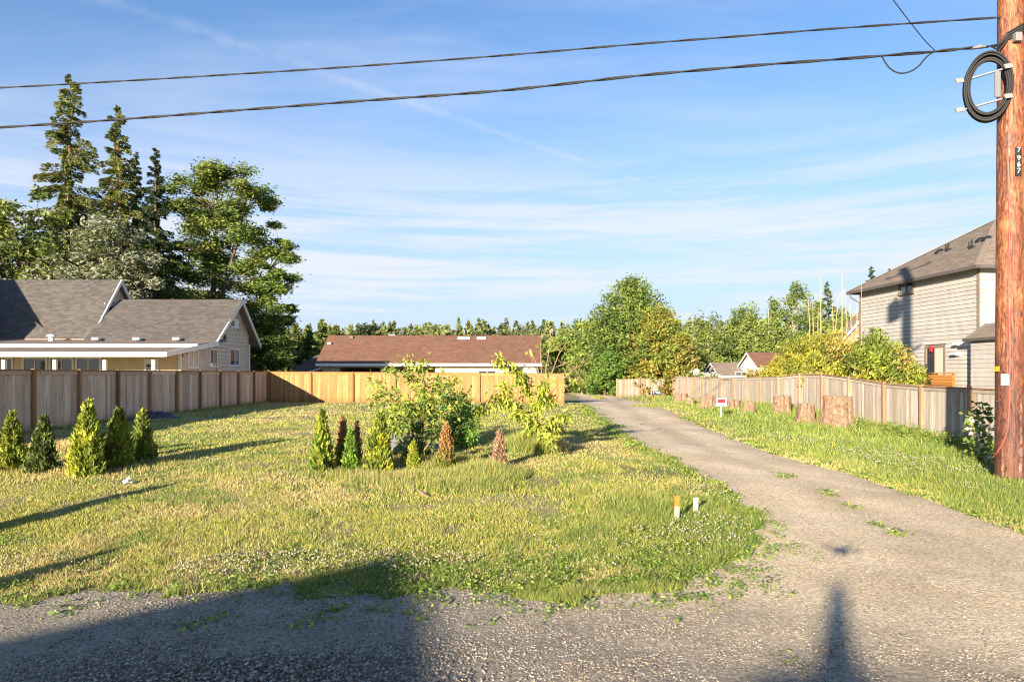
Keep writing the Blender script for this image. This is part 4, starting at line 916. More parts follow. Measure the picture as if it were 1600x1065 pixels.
def conifer(base, H, Rr, label, seed, cols, z0=.12, nbr=150, per=30, spray=.5, wid=.16, droop=.35, power=.75, ragged=.5, group=None, name='fir_tree', upturn=0., lean=(0, 0), trunk_r=None, gap=0., bark=M_bark, drop=None, jit=0.):
    rg = np.random.RandomState(seed); base = Vector(base); t = root_at(name, base, label, 'tree', group); b0 = np.array(base); tr = trunk_r or H*.011
    mb = MB(); mb.tube([base-Vector((0, 0, .2)), base+Vector((lean[0]*.4, lean[1]*.4, H*.5)), base+Vector((lean[0], lean[1], H))], [tr*1.3, tr*.8, .02], 7)
    Ps, Ts, Ls, Cs = [], [], [], []; cols = np.array(cols, float)
    for i in range(nbr):
        fr = (i+rg.rand())/nbr; fr = fr**1.05; z = H*(z0+(1-z0)*fr); az = rg.rand()*2*math.pi
        ln = Rr*(1-fr)**power*(1-ragged*rg.rand())+.12*Rr*(1-fr)+.15
        if gap and rg.rand() < gap: ln *= .35
        n = max(4, int(per*(ln/Rr+.12))); s = rg.rand(n)**.65
        rise = (.25*fr-droop*.55*(1-fr))
        dx = np.stack([np.cos(az)*s*ln, np.sin(az)*s*ln, s*ln*rise-droop*.35*ln*s*s+upturn*ln*s**2], 1)
        lat = np.array([-math.sin(az), math.cos(az), 0]); sd = rg.choice([-1, 1], n); lw = .26*ln*(1.05-s)*rg.rand(n)+.04
        p0 = b0+np.array([lean[0]*fr, lean[1]*fr, z]); P = p0+dx+lat*(sd*lw)[:, None]; P[:, 2] -= rg.rand(n)**1.5*(drop*(.3+ln/Rr) if drop else spray*.35*(droop > .1))+rg.normal(size=n)*.04*spray; P = P+rg.normal(size=(n, 3))*jit*.35
        T = np.array([math.cos(az), math.sin(az), rise-droop*.5+upturn])+lat*(sd*(.5+.5*rg.rand(n)))[:, None]+rg.normal(size=(n, 3))*(.25+jit*1.6); T[:, 2] -= droop*.6*rg.rand(n)
        Ps.append(P); Ts.append(T); Ls.append(spray*(.55+.7*rg.rand(n))*(1-.35*fr)); Cs.append(np.repeat(cols[rg.randint(len(cols))][None]*(.85+.3*rg.rand()), n, 0))
        if H > 5 and ln > .5: mb.tube([p0, p0+np.array([math.cos(az)*ln*.9, math.sin(az)*ln*.9, ln*.9*rise-droop*.28*ln+upturn*ln*.8])], [tr*.2*(1-fr)+.012, .008], 4, caps=False)
    mb.out('trunk', bark, t)
    P = np.concatenate(Ps); V, f, c = quads(P, np.concatenate(Ts), np.concatenate(Ls), wid/spray*np.concatenate(Ls)*(.7+.6*rg.rand(len(P))), rg, np.concatenate(Cs), .22, nup=.3)
    build('crown', V, f, M_needle, t, c); return t

DK = [(.045, .07, .027), (.065, .09, .032), (.085, .11, .036), (.10, .12, .038)]
MID = [(.055, .095, .022), (.08, .125, .026), (.11, .15, .032), (.045, .07, .02)]
YG = [(.15, .20, .030), (.19, .22, .035), (.11, .16, .025), (.08, .12, .022)]
def gp(x, y): return (x, y, g1(x, y))
# left group behind the house
conifer(gp(X(106, 62), 62), CAMZ+(HZ-116)/F*62-.7, 4.6, 'tallest ragged conifer rising behind the left house', 1, [(.14, .165, .05), (.19, .20, .06), (.105, .135, .04)], .16, 210, 330, .50, .16, .6, .55, .66, drop=.8, group= 'conifers behind the left house', gap=.06, lean=(.2, 0))
conifer(gp(X(183, 62), 62), CAMZ+(HZ-163)/F*62-.7, 4.2, 'second tallest pointed conifer right of the tallest one', 2, [(.14, .16, .046), (.18, .195, .055), (.105, .13, .04)], .14, 210, 300, .48, .15, .55, .66, .58, drop=.7, group= 'conifers behind the left house', gap=.05)
conifer(gp(X(212, 66), 66), CAMZ+(HZ-236)/F*66-.7, 3.2, 'dim conifer half hidden behind the pointed one', 3, DK[:3], .14, 150, 220, .5, .16, .5, .75, .55, drop=.7, group= 'conifers behind the left house', gap=.04)
conifer(gp(X(243, 60), 60), CAMZ+(HZ-229)/F*60-.7, 2.6, 'narrow dark conifer beside the locust tree', 4, DK[:2]+[(.025, .04, .016)], .12, 190, 200, .46, .15, .55, .68, .5, drop=.6, group= 'conifers behind the left house', gap=.04)
Z = 55
broadleaf(gp(X(40, Z), Z), CAMZ+(HZ-285)/F*Z-.6, [(0, 0, 11.6, 4.6, 3.5, 5.0), (-4.2, 0, 11.5, 4.0, 3.5, 4.2), (2.6, 0, 8.0, 3.4, 3, 3.5)], 'leafy green tree at the left edge behind the main roof', 5, [(.10, .135, .026), (.14, .175, .034), (.19, .21, .04), (.065, .095, .022)], .40, 15000, 100, 1.25, .8)
broadleaf(gp(X(165, 53), 53), 14.5, [(-.6, 0, 10.6, 3.4, 2.6, 3.6), (2.0, 0, 9.2, 2.8, 2.5, 2.8), (-3, 0, 9.5, 2.2, 2, 2.5)], 'silvery grey tree with pale limbs behind the house gable', 6, [(.21, .22, .15), (.26, .27, .19), (.16, .18, .10), (.12, .14, .06)], .33, 12000, 90, 1.05, .7, M_pale, .22, lean=1.0, wid=.45)
broadleaf(gp(X(225, 58), 58), 12.5, [(0, 0, 8.5, 3.3, 2.5, 3.6), (2.2, 0, 6, 2.5, 2.5, 3), (-2.2, 0, 6.5, 2.5, 2.5, 3)], 'dark broadleaf tree in the gap between the two house gables', 7, [(.065, .095, .024), (.095, .125, .03), (.14, .165, .04)], .38, 8500, 70, 1.1, .75)
# the locust: flat sprays in tiers
Z = 67; lb = gp(X(340, Z), Z)
def locust(base, label, seed):
    rg = np.random.RandomState(seed); t = root_at('locust_tree', base, label, 'tree', None); B = Vector(base); mb = MB()
    W_ = lambda px, py: Vector((X(px, Z), Z+rg.normal()*1.1, CAMZ+(HZ-py)/F*Z))
    tr = [B-Vector((0, 0, .2)), W_(338, 560), W_(333, 480), W_(334, 400), W_(338, 330), W_(341, 275)]; tr[0].x = B.x
    for p in tr[1:]: p.y = Z
    mb.tube(tr, [.36, .33, .28, .20, .10, .03], 8); st2 = [W_(343, 520), W_(362, 450), W_(374, 380), W_(384, 325), W_(388, 295)]; st3 = [W_(350, 520), W_(395, 470), W_(420, 420), W_(436, 395)]
    mb.tube(st2, [.22, .18, .13, .07, .02], 7); mb.tube(st3, [.16, .13, .08, .02], 6)
    C_ = [(340, 272, 24), (318, 290, 34), (362, 285, 30), (300, 300, 26), (384, 300, 28), (345, 310, 44), (402, 318, 26), (285, 330, 26), (318, 335, 40), (372, 335, 40), (398, 348, 28), (300, 365, 36), (340, 360, 44), (385, 375, 36), (272, 385, 30), (312, 398, 42), (355, 400, 40), (400, 400, 30), (428, 395, 26), (446, 390, 16), (285, 425, 36), (330, 435, 46), (380, 430, 40), (415, 425, 30), (440, 425, 22), (300, 460, 40), (350, 465, 46), (400, 460, 38), (432, 455, 26), (447, 470, 14), (280, 470, 30), (335, 495, 44), (385, 495, 42), (420, 490, 34), (440, 505, 20), (365, 525, 40), (405, 525, 38), (430, 535, 22), (395, 560, 34), (420, 565, 28), (378, 555, 30), (258, 400, 22), (262, 440, 24)]
    cen, sz = [], []
    for a, b, s in C_:
        for _ in range(4):
            q = W_(a+rg.normal()*s*.42, b+rg.normal()*9); q.y = Z+rg.normal()*1.7; cen.append(q); sz.append(s/F*Z*.64*(.5+.6*rg.rand()))
            sd = min((tr+st2+st3), key=lambda p: (p-q).length+(3 if p.z > q.z else 0)); mb.tube([sd, sd.lerp(q, .55)+Vector((0, 0, .25)), q], [.05, .03, .008], 4, caps=False)
    mb.out('trunk', M_bark, t); N = 86000; k = rg.randint(0, len(cen), N); cz = np.array([tuple(q) for q in cen])[k]; s = np.array(sz)[k]
    off = rg.normal(size=(N, 3))*.55; off[:, 2] *= .46; P = cz+off*s[:, None]; T = rg.normal(size=(N, 3)); T[:, 2] = T[:, 2]*.25-.25
    low = np.clip((P[:, 2]-base[2])/17, 0, 1)[:, None]
    V, f, c = quads(P, T, .38*(.6+.8*rg.rand(N)), .13*(.6+.8*rg.rand(N)), rg, pick(rg, [(.12, .175, .036), (.15, .20, .042), (.19, .23, .048), (.085, .13, .03)], N, k), .25, nup=.1)
    build('crown', V, f, M_leaf, t, c)
locust(lb, 'tall airy locust tree with tiered foliage right of the house', 9)
broadleaf(gp(X(408, 70), 70), 9.5, [(0, 0, 5.0, 3.4, 2, 4.2)], 'dark leafy understorey tree at the foot of the locust', 10, [(.035, .06, .016), (.055, .085, .02), (.075, .11, .025)], .36, 5500, 45, 1.0)
# firs between the locust and the long house
for i, (px, tp, Z, Rw, lb) in enumerate(((437, 521, 92, 3.2, 'fir just right of the locust trunk'), (462, 505, 96, 3.4, 'tallest of the firs left of the long brown roof'), (484, 516, 88, 3.2, 'fir directly above the dark roofed shed'), (503, 498, 104, 3.6, 'fir with a double top beside the brown roof corner'), (524, 508, 112, 3.6, 'fir peeking over the left end of the brown roof'))):
    conifer(gp(X(px, Z), Z), CAMZ+(HZ-tp)/F*Z-.6, Rw, lb, 20+i, [(.13, .17, .045), (.17, .20, .052), (.095, .125, .035)], .02, 110, 60, 1.0, .36, .35, .8, .4, 'firs left of the long house')
broadleaf(gp(X(572, 118), 118), CAMZ+(HZ-491)/F*118-.6, [(0, 0, 7.5, 3.1, 3, 3.4), (2.6, 0, 6.2, 2.5, 2.5, 2.8), (-2.2, 0, 6, 2.2, 2, 2.6)], 'round dark tree standing above the brown roof ridge', 27, [(.03, .05, .016), (.045, .07, .02)], .6, 4200, 40, 1.2)
# centre right
conifer(gp(X(988, 67), 67), CAMZ+(HZ-437)/F*67-.5, 7.2, 'big bright green cedar at the end of the drive', 30, [(.11, .17, .034), (.15, .21, .04), (.20, .245, .046), (.075, .12, .026)], .0, 340, 150, .44, .19, .12, .62, .30, None, 'cedar_tree', upturn=.16, jit=.8)
conifer(gp(X(1030, 63), 63), CAMZ+(HZ-482)/F*63-.5, 4.1, 'bronze and olive cypress in front of the big green cedar', 31, [(.25, .21, .045), (.30, .25, .05), (.24, .25, .045), (.20, .23, .042), (.17, .22, .04)], .0, 260, 150, .38, .15, .10, .55, .34, None, 'cypress_tree', upturn=.20, jit=.6)
conifer(gp(X(1068, 62), 62), CAMZ+(HZ-530)/F*62-.5, 2.0, 'low olive cypress beside the bronze one over the fence', 32, [(.20, .18, .04), (.25, .21, .045), (.16, .17, .04)], .0, 120, 90, .38, .15, .1, .45, .3, None, 'cypress_tree', upturn=.2, jit=.5)
broadleaf(gp(X(915, 72), 72), CAMZ+(HZ-474)/F*72-.6, [(.4, 0, 5.2, 2.8, 2.2, 2.7), (-2.4, 0, 4.0, 2.2, 2, 2.6), (2.4, 0, 4.9, 2.4, 2, 3.0), (0, 0, 2, 4.0, 2, 1.9)], 'loose pale green tree left of the big cedar', 33, [(.16, .23, .045), (.20, .26, .05), (.26, .30, .06), (.11, .17, .035)], .34, 14000, 110, .85, trunk_r=.16)
broadleaf(gp(X(945, 62), 62), 4.4, [(0, 0, 2.5, 1.8, 1.5, 1.9), (-1.2, 0, 1.6, 1.4, 1.2, 1.3), (1.0, 0, 1.3, 1.2, 1.2, 1.3)], 'bright green multi stemmed bush left of the gate', 34, [(.12, .205, .034), (.16, .25, .04), (.085, .15, .028)], .27, 6500, 60, .62, trunk_r=.10, name='garden_bush', cat='bush')
broadleaf(gp(X(862, 98), 98), CAMZ+(HZ-515)/F*98-.6, [(0, 0, 4.4, 2.6, 2, 3.2), (2.4, 0, 3.4, 2, 2, 2.6)], 'slender green tree above the right end of the brown roof', 35, [(.065, .105, .028), (.09, .13, .03)], .5, 3800, 40, 1.0)
BIR = [(.15, .205, .05), (.19, .245, .06), (.225, .27, .066), (.11, .155, .04)]
for i, (px, tp, Z, hw, lb) in enumerate(((1105, 482, 80, 26, 'thin drooping birch right of the bronze cypress'), (1143, 485, 84, 24, 'short birch behind the small grey cottage'), (1172, 468, 82, 28, 'birch with a slanting pale stem above the cottage roof'), (1205, 462, 78, 27, 'birch left of the tallest birch'), (1240, 436, 80, 33, 'tallest birch with forked white stems above the bamboo'), (1272, 470, 86, 26, 'birch with white stems behind the bamboo canes'), (1312, 478, 90, 28, 'birch between the bamboo canes and the grey house'))):
    H = CAMZ+(HZ-tp)/F*Z-.5; hwm = hw/F*Z
    broadleaf(gp(X(px, Z), Z), H, [(0, 0, H*.78, hwm*.62, hwm*.6, H*.22), (hwm*.25, 0, H*.52, hwm*1.05, hwm, H*.26), (-hwm*.3, 0, H*.28, hwm*1.05, hwm, H*.22)], lb, 40+i, BIR, .36, 9500, 110, .85, 1.0, M_pale, .13, lean=.3*(-1)**i, group='birches beyond the right fence', name='birch_tree', droop=.35, wid=.42)
conifer(gp(X(1293, 95), 95), CAMZ+(HZ-440)/F*95-.5, 2.7, 'dark pointed conifer standing among the birches', 50, DK[:3], .1, 100, 36, .8, .28, .4, .8, .45)
conifer(gp(X(1362, 98), 98), CAMZ+(HZ-416)/F*98-.5, 3.4, 'dark conifer whose top shows over the eave of the grey house', 51, DK[:3], .1, 110, 40, .9, .32, .35, .75, .4)
conifer(gp(X(1391, 130), 130), CAMZ+(HZ-419)/F*130-.5, 2.6, 'distant conifer tip just above the grey house roof', 52, DK[:2], .1, 90, 36, .9, .3, .35, .8, .4)
broadleaf(gp(X(1120, 92), 92), 4.8, [(k*3.4-6, 0, 2.2, 2.4, 2, 2.2) for k in range(8)], 'dark scrub thicket under the birches beyond the fence', 53, [(.09, .12, .034), (.13, .16, .045)], .5, 9000, 90, 1.1, name='thicket', cat='bushes')
broadleaf(gp(X(1098, 55), 55), 2.5, [(0, 0, 1.75, 1.5, .8, .55)], 'white flowering shrub peeping over the fence below the cypress', 54, [(.70, .70, .60), (.62, .64, .5), (.10, .15, .04), (.12, .17, .05)], .17, 2600, 26, .4, name='flowering_shrub', trunk_r=.06, cat='bush')
broadleaf(gp(X(1192, 48), 48), 2.6, [(0, 0, 1.85, 1.3, .9, .55), (1.3, 0, 1.8, .9, .8, .5)], 'golden orange shrub in front of the white house', 55, [(.28, .21, .035), (.32, .25, .04), (.20, .19, .035)], .18, 3200, 34, .45, name='golden_shrub', trunk_r=.06, cat='bush')
# far wood on the horizon: one mass
def forest():
    rg = np.random.RandomState(77); parts = []; colset = np.array([(.12, .15, .052), (.15, .175, .06), (.095, .12, .045), (.17, .19, .064)])
    n = 820
    for i in range(n):
        y = rg.uniform(175, 250); x = rg.uniform(-.5, .62)*y; H = rg.uniform(13.0, 17.0)*(y/205)*(.94+.14*float(vn(x, y, 22, 3)))+(1.6 if rg.rand() < .12 else 0); Rw = H*rg.uniform(.20, .32); k = 120
        if rg.rand() < .33:
            u = unit(rg.normal(size=(k, 3)))*rg.rand(k, 1)**.4; P = np.array([x, y, .6+H*.5])+u*np.array([Rw*1.5, Rw*1.5, H*.42])
        else:
            f = .25+.75*rg.rand(k); a = rg.rand(k)*6.283; r = 1.25*Rw*(1-f)**.85*(.35+.75*rg.rand(k)); P = np.stack([x+np.cos(a)*r, y+np.sin(a)*r, .6+H*f], 1)
        T = rg.normal(size=(k, 3)); T[:, 2] -= .5
        parts.append(quads(P, T, 1.9*(.6+.6*rg.rand(k)), .85*(.6+.6*rg.rand(k)), rg, np.repeat(colset[rg.randint(4)][None]*(.8+.4*rg.rand()), k, 0), .22))
    V, f, c = join(parts); tag(build('forest', V, f, M_needle, None, c), 'far wooded skyline of firs behind the houses', None, None, 'stuff')
forest()

# bamboo hedge behind the right fence
def bamboo(base, label, seed, lobes, cols, N, culms):
    rg = np.random.RandomState(seed); t = root_at('bamboo_clump', base, label, 'bamboo', 'bamboo hedge behind the grey fence'); b0 = np.array(base)
    lo = np.array(lobes); li = rg.choice(len(lo), 90, p=(lo[:, 3]*lo[:, 5])/(lo[:, 3]*lo[:, 5]).sum()); d = unit(rg.normal(size=(90, 3)))*rg.rand(90, 1)**.38
    cen = lo[li, :3]+d*lo[li, 3:6]; cen[:, 2] = np.maximum(cen[:, 2], g1(base[0], base[1])+.4)
    k = rg.randint(0, 90, N); off = unit(rg.normal(size=(N, 3)))*rg.rand(N, 1)**.5*.62; P = cen[k]+off; T = rg.normal(size=(N, 3))*.7; T[:, 2] -= .75; T[:, 0] -= .3
    V, f, c = quads(P, T, .26*(.6+.8*rg.rand(N)), .062*(.7+.6*rg.rand(N)), rg, pick(rg, cols, N, k), .25)
    build('foliage', V, f, M_leaf, t, c); mb = MB()
    for i in range(60):
        a = Vector(cen[rg.randint(90)]); q = Vector((a.x+rg.normal()*.3, a.y+rg.normal()*.3, g1(a.x, a.y))); mb.tube([q, q.lerp(a, .6)+Vector((0, 0, .3)), a], [.022, .016, .006], 5, caps=False)
    mb.out('stems', M_culm, t, kind='stuff')
    for px, y0, y1, zz in culms:
        p = W(px+rg.normal()*1.5, y0, zz); q = Vector((p.x, p.y, g1(p.x, p.y))); tp = W(px, y1, zz)
        mb = MB(); mb.tube([q, q.lerp(tp, .4)+Vector((rg.normal()*.04, 0, 0)), q.lerp(tp, .7)+Vector((rg.normal()*.06, 0, 0)), tp], [.042, .036, .022, .006], 6)
        for f_ in np.arange(.35, .92, .08):
            if rg.rand() < .35:
                s = q.lerp(tp, f_); mb.tube([s, s+Vector((rg.normal()*.28, rg.normal()*.2, .18+.15*rg.rand()))], [.008, .003], 4, caps=False)
        mb.out('culm', M_culm, t)
zg = .45
bamboo(gp(16.6, 39), 'yellow left clump of bamboo with tall bare canes behind the fence', 61, [(16.5, 41.2, 2.6, 1.1, 1.3, 1.5), (16.4, 38.6, 2.75, 1.2, 1.5, 1.55), (16.6, 36.2, 2.75, 1.2, 1.4, 1.6)], [(.31, .28, .036), (.37, .32, .04), (.25, .255, .036), (.18, .21, .032)], 19000,
       [(1262, 540, 456, 38), (1270, 540, 470, 37.5), (1282, 540, 430, 38), (1279, 540, 480, 37), (1310, 530, 462, 36), (1316, 530, 428, 36.5), (1319, 530, 450, 35.5), (1328, 525, 470, 35.5), (1338, 525, 478, 35), (1341, 525, 466, 35), (1300, 530, 468, 36)])
bamboo(gp(16.4, 31), 'green right clump of bamboo leaning over the fence by the grey house', 62, [(16.3, 34, 2.75, 1.25, 1.5, 1.65), (16.2, 31.3, 2.6, 1.25, 1.5, 1.6), (16.15, 28.9, 2.25, 1.1, 1.4, 1.35), (14.9, 33.6, 2.4, .45, .8, .7)], [(.25, .28, .036), (.31, .30, .04), (.17, .215, .032), (.12, .16, .028), (.31, .25, .06)], 21000,
       [(1346, 520, 440, 34)])

# bare arching shrub behind the end of the golden fence
def bare_shrub():
    rg = np.random.RandomState(5); b = gp(X(850, 42), 42.3); t = thing('bare_shrub', b, 'leafless arching shrub behind the right end of the golden fence', 'bush'); mb = MB(); Z = 42.2
    L_ = [[(850, 628), (847, 590), (845, 550), (846, 520)], [(850, 628), (856, 590), (868, 573), (882, 569), (896, 573), (906, 586), (912, 602)], [(850, 628), (846, 600), (838, 570), (832, 552)], [(850, 628), (860, 590), (872, 556), (888, 530)], [(850, 628), (842, 598), (826, 575), (812, 566)],
          [(850, 628), (858, 596), (880, 590), (898, 592), (906, 600)], [(850, 628), (852, 585), (858, 545), (862, 515)], [(850, 628), (864, 604), (888, 584), (905, 572), (930, 552)]]
    for l in L_:
        p = [W(a+rg.normal()*1, c, Z+rg.normal()*.15+i*rg.normal()*.15) for i, (a, c) in enumerate(l)]; p[0] = Vector(b); mb.tube(p, list(np.linspace(.05, .009, len(p))), 5)
        for i in range(1, len(p)):
            for _ in range(4):
                q = p[i-1].lerp(p[i], rg.rand()); mb.tube([q, q+Vector((rg.normal()*.35, rg.normal()*.3, .25+.3*rg.rand()))], [.012, .004], 4, caps=False)
    mb.out('branches', M_twig, t)
bare_shrub()

# ------------------------------------------------------------------ arborvitae in the lawn
def arborvitae(px, yb, yt, hw, label, seed, cols, group='young arborvitae in the lawn', name='arborvitae', N=2600, brown=None, sparse=1., dry=0):
    b = G(px, yb); Z = b.y; H = (yb-yt)/F*Z; Rr = hw/F*Z*.80; rg = np.random.RandomState(seed); t = thing(name, b, label, 'shrub', group); b0 = np.array(b); N = int(N*sparse*2.1)
    mb = MB(); mb.tube([b-Vector((0, 0, .1)), b+Vector((0, 0, H*.5)), b+Vector((0, 0, H*.93))], [.03, .02, .005], 6)
    f = 1-(1-rg.rand(N))**.62; f = f*.98; a = rg.rand(N)*6.283; lob = (1+.13*np.sin(a*3+seed)+.12*np.sin(a*5-seed+f*9))*(.80+.5*vn(a*2.2+seed*3, f*6, .5, seed))
    prof = np.minimum(1, (f+.10)/.2)**.6*(1-f)**.72*.98; r = Rr*prof*lob*(1.12-.6*rg.rand(N)**1.5)
    cel = (np.floor(a*2.2).astype(int)*31+np.floor(f*11+np.sin(a*4)).astype(int)*7) % 400; bump = .72+.52*rg.rand(400); r = r*np.where(f < .93, bump[cel], 1)
    P = b0+np.stack([np.cos(a)*r, np.sin(a)*r, H*f*.97+.02+(bump[cel]-.95)*.05*H], 1); T = np.stack([np.cos(a)*.55, np.sin(a)*.55, np.ones(N)*1.0], 1)+rg.normal(size=(N, 3))*.32
    cl = (np.floor(a*1.3).astype(int)+np.floor(f*5).astype(int)*9); pal = np.array(cols, float); c = pal[(rg.randint(0, 999, 200)[cl % 200]) % len(pal)]*(.8+.4*rg.rand(N, 1))
    if brown is not None:
        bc, lo, hi = brown; w_ = np.clip((f-lo)/(hi-lo)+rg.normal(size=N)*.22, 0, 1)[:, None]; c = c*(1-w_)+np.array(bc)*(.75+.5*rg.rand(N, 1))*w_
    S_ = H*.085*(.6+.7*rg.rand(N))
    V, fq, cc_ = quads(P+rg.normal(size=P.shape)*.018, T, S_, S_*(.42 if brown is None else .3), rg, c, .25)
    for i in range(int(26*sparse)):
        j = rg.randint(N); mb.tube([(b.x, b.y, b0[2]+(P[j, 2]-b0[2])*.8), tuple(P[j])], [.008, .003], 4, caps=False)
    mb.out('stem', M_twig, t); build('foliage', V, fq, M_needle, t, cc_)
    return t
BR = [(.27, .31, .036), (.34, .36, .042), (.21, .26, .034), (.14, .18, .028)]; DA = [(.07, .10, .028), (.09, .125, .03), (.12, .155, .034)]; MX = [(.19, .23, .036), (.26, .28, .04), (.12, .15, .03)]
GR = [(.14, .25, .028), (.18, .29, .034), (.10, .18, .024)]; DRY = (.36, .20, .085)
LG = 'arborvitae row at the left'; CG = 'arborvitae in the centre bed'
for a in ((18, 737, 641, 21, 'leftmost arborvitae, half cut off by the photograph edge', 1, MX, LG), (68, 739, 646, 22, 'darkest green arborvitae, second from the left edge', 2, DA, LG), (138, 742, 622, 28, 'biggest and brightest arborvitae of the left row', 3, BR, LG),
          (186, 732, 635, 23, 'yellow topped arborvitae right of the biggest one', 4, BR[1:]+MX, LG), (223, 722, 637, 19, 'rightmost slim arborvitae of the left row', 5, MX+DA[2:], LG)):
    arborvitae(*a, N=3400)
arborvitae(-70, 842, 715, 30, 'arborvitae left of the photograph whose shadow crosses the lawn', 18, MX, LG, N=2200)
arborvitae(-150, 955, 850, 40, 'nearest arborvitae left of the photograph at the gravel edge', 19, MX, LG, N=2200)
arborvitae(503, 738, 636, 17, 'tall slim yellow green arborvitae at the left end of the centre bed', 6, BR+GR[:1], CG)
arborvitae(535, 728, 647, 13, 'brown topped arborvitae behind the slim yellow green one', 7, MX, CG, brown=(DRY, .25, .5), sparse=.5)
arborvitae(557, 722, 653, 9, 'thin dead brown arborvitae behind the bright green one', 8, MX, CG, brown=((.27, .17, .10), .0, .2), sparse=.28)
arborvitae(548, 738, 667, 13, 'small bright green arborvitae in front of the brown topped one', 9, GR, CG, sparse=.8)
arborvitae(594, 738, 639, 22, 'largest yellow arborvitae of the centre bed', 10, BR, CG, N=3200)
arborvitae(646, 733, 687, 11, 'smallest yellow green arborvitae in the middle of the bed', 11, BR[:3], CG, sparse=.6)
arborvitae(697, 735, 658, 18, 'orange brown dying arborvitae with a green foot', 12, [(.16, .19, .03), (.2, .2, .035)], CG, brown=(DRY, .2, .55), sparse=.6)
arborvitae(780, 731, 668, 14, 'dead tan arborvitae at the right end of the bed', 13, MX, CG, brown=((.36, .23, .14), -.3, .0), sparse=.3)

# ------------------------------------------------------------------ young garden trees built from their branches
def branchy(base, name, label, branches, seed, cols, leaf, per, spread, cat='tree', bark=M_twig, r0=.03, Z=None, hang=.35, wid=.42, clump=None, zj=.25):
    rg = np.random.RandomState(seed); t = thing(name, base, label, cat); Z = Z or base[1]; mb = MB(); Ps, Ts, Cs = [], [], []; cols = np.array(cols, float)
    for l in branches:
        dn = l[0] if isinstance(l[0], (int, float)) else 1.0; l = l[1:] if isinstance(l[0], (int, float)) else l
        pts = []; dz = 0; dr = rg.normal()*zj
        for i, (a, c) in enumerate(l): pts.append(W(a, c, Z+dr*i/len(l)*2))
        mb.tube(pts, list(np.linspace(r0*(.45+.55*min(dn, 1)), .004, len(pts))), 5)
        n = int(per*dn); tot = len(pts)-1
        for _ in range(n):
            s = rg.rand()**.8*tot; i = min(int(s), tot-1); p = pts[i].lerp(pts[i+1], s-i); o = rg.normal(size=3)*spread*(.6 if s < 1 else 1); P = np.array(p)+o; Ps.append(P)
            Ts.append(o/spread*.5+np.array([rg.normal()*.4, rg.normal()*.4, -hang])); Cs.append(cols[(int(s*2.3)+rg.randint(2)) % len(cols)])
            if rg.rand() < .2: mb.tube([p, Vector(P)], [.004, .002], 3, caps=False)
    mb.out('trunk', bark, t); N = len(Ps); V, f, c = quads(np.array(Ps), np.array(Ts), leaf*(.6+.7*rg.rand(N)), leaf*wid*(.7+.6*rg.rand(N)), rg, np.array(Cs), .22, nup=.2)
    build('foliage', V, f, M_leaf, t, c); return t
b1 = G(655, 716); b1s = (b1.x, b1.y, b1.z)
YL = [(.28, .35, .05), (.36, .39, .06), (.20, .28, .042), (.14, .21, .035), (.24, .33, .045)]; GG = [(.15, .33, .05), (.20, .37, .055), (.11, .23, .04)]
R1 = (657, 716)
branchy(b1s, 'cherry_sapling', 'spreading yellow green young tree above the arborvitae bed', [
    [1.2, R1, (652, 680), (640, 645), (618, 620), (595, 605), (578, 590)], [1.0, R1, (654, 670), (640, 632), (612, 612), (585, 618)], [.8, (640, 640), (610, 628), (590, 625), (577, 628)], [1.3, R1, (657, 665), (655, 620), (648, 592), (641, 575), (636, 562)], [.45, (648, 600), (632, 585), (604, 575)],
    [1.2, R1, (662, 660), (672, 625), (682, 600), (690, 588)], [.6, (660, 630), (663, 600), (660, 575), (655, 563)], [1.0, (672, 640), (690, 615), (705, 603), (712, 595)], [1.0, R1, (668, 680), (690, 650), (712, 632), (728, 615)], [1.2, (655, 660), (632, 655), (612, 650), (605, 645)], [1.2, (652, 670), (630, 672), (618, 665)], [1, (655, 650), (645, 640), (628, 630)], [1.2, (665, 650), (668, 630), (660, 610)]],
    1, YL, .125, 190, .095, r0=.02, zj=.3)
b2 = G(708, 702)
branchy((b2.x, b2.y, b2.z), 'green_shrub', 'rich green rounded shrub at the right of the yellow young tree', [
    [1.2, (705, 704), (690, 670), (675, 645), (668, 632)], [1.4, (705, 704), (702, 660), (698, 625), (690, 612)], [1.4, (706, 704), (715, 660), (718, 630), (712, 615)], [1.3, (706, 704), (725, 670), (733, 645), (728, 628)], [1.2, (706, 704), (730, 685), (739, 668), (735, 655)], [1.2, (705, 704), (715, 690), (725, 682)], [1.2, (704, 704), (692, 690), (682, 675)], [1, (704, 704), (705, 680), (708, 650)]],
    2, GG, .105, 420, .115, cat='shrub', r0=.02, zj=.35)
b3 = G(648, 722)
branchy((b3.x, b3.y, b3.z), 'purple_stemmed_shrub', 'low dark leaved shrub with purplish stems in the bed', [[1, (648, 722), (635, 695), (622, 680), (615, 668)], [1, (648, 722), (645, 690), (640, 665), (638, 655)], [1, (648, 722), (655, 690), (658, 668), (656, 655)], [1, (648, 722), (665, 700), (675, 685), (682, 678)], [1, (648, 722), (640, 705), (628, 700)], [.8, (648, 722), (660, 708), (672, 705)]],
    3, [(.09, .14, .03), (.15, .19, .04), (.06, .10, .025)], .13, 110, .09, cat='shrub', r0=.022, wid=.5)
b4 = G(842, 707)
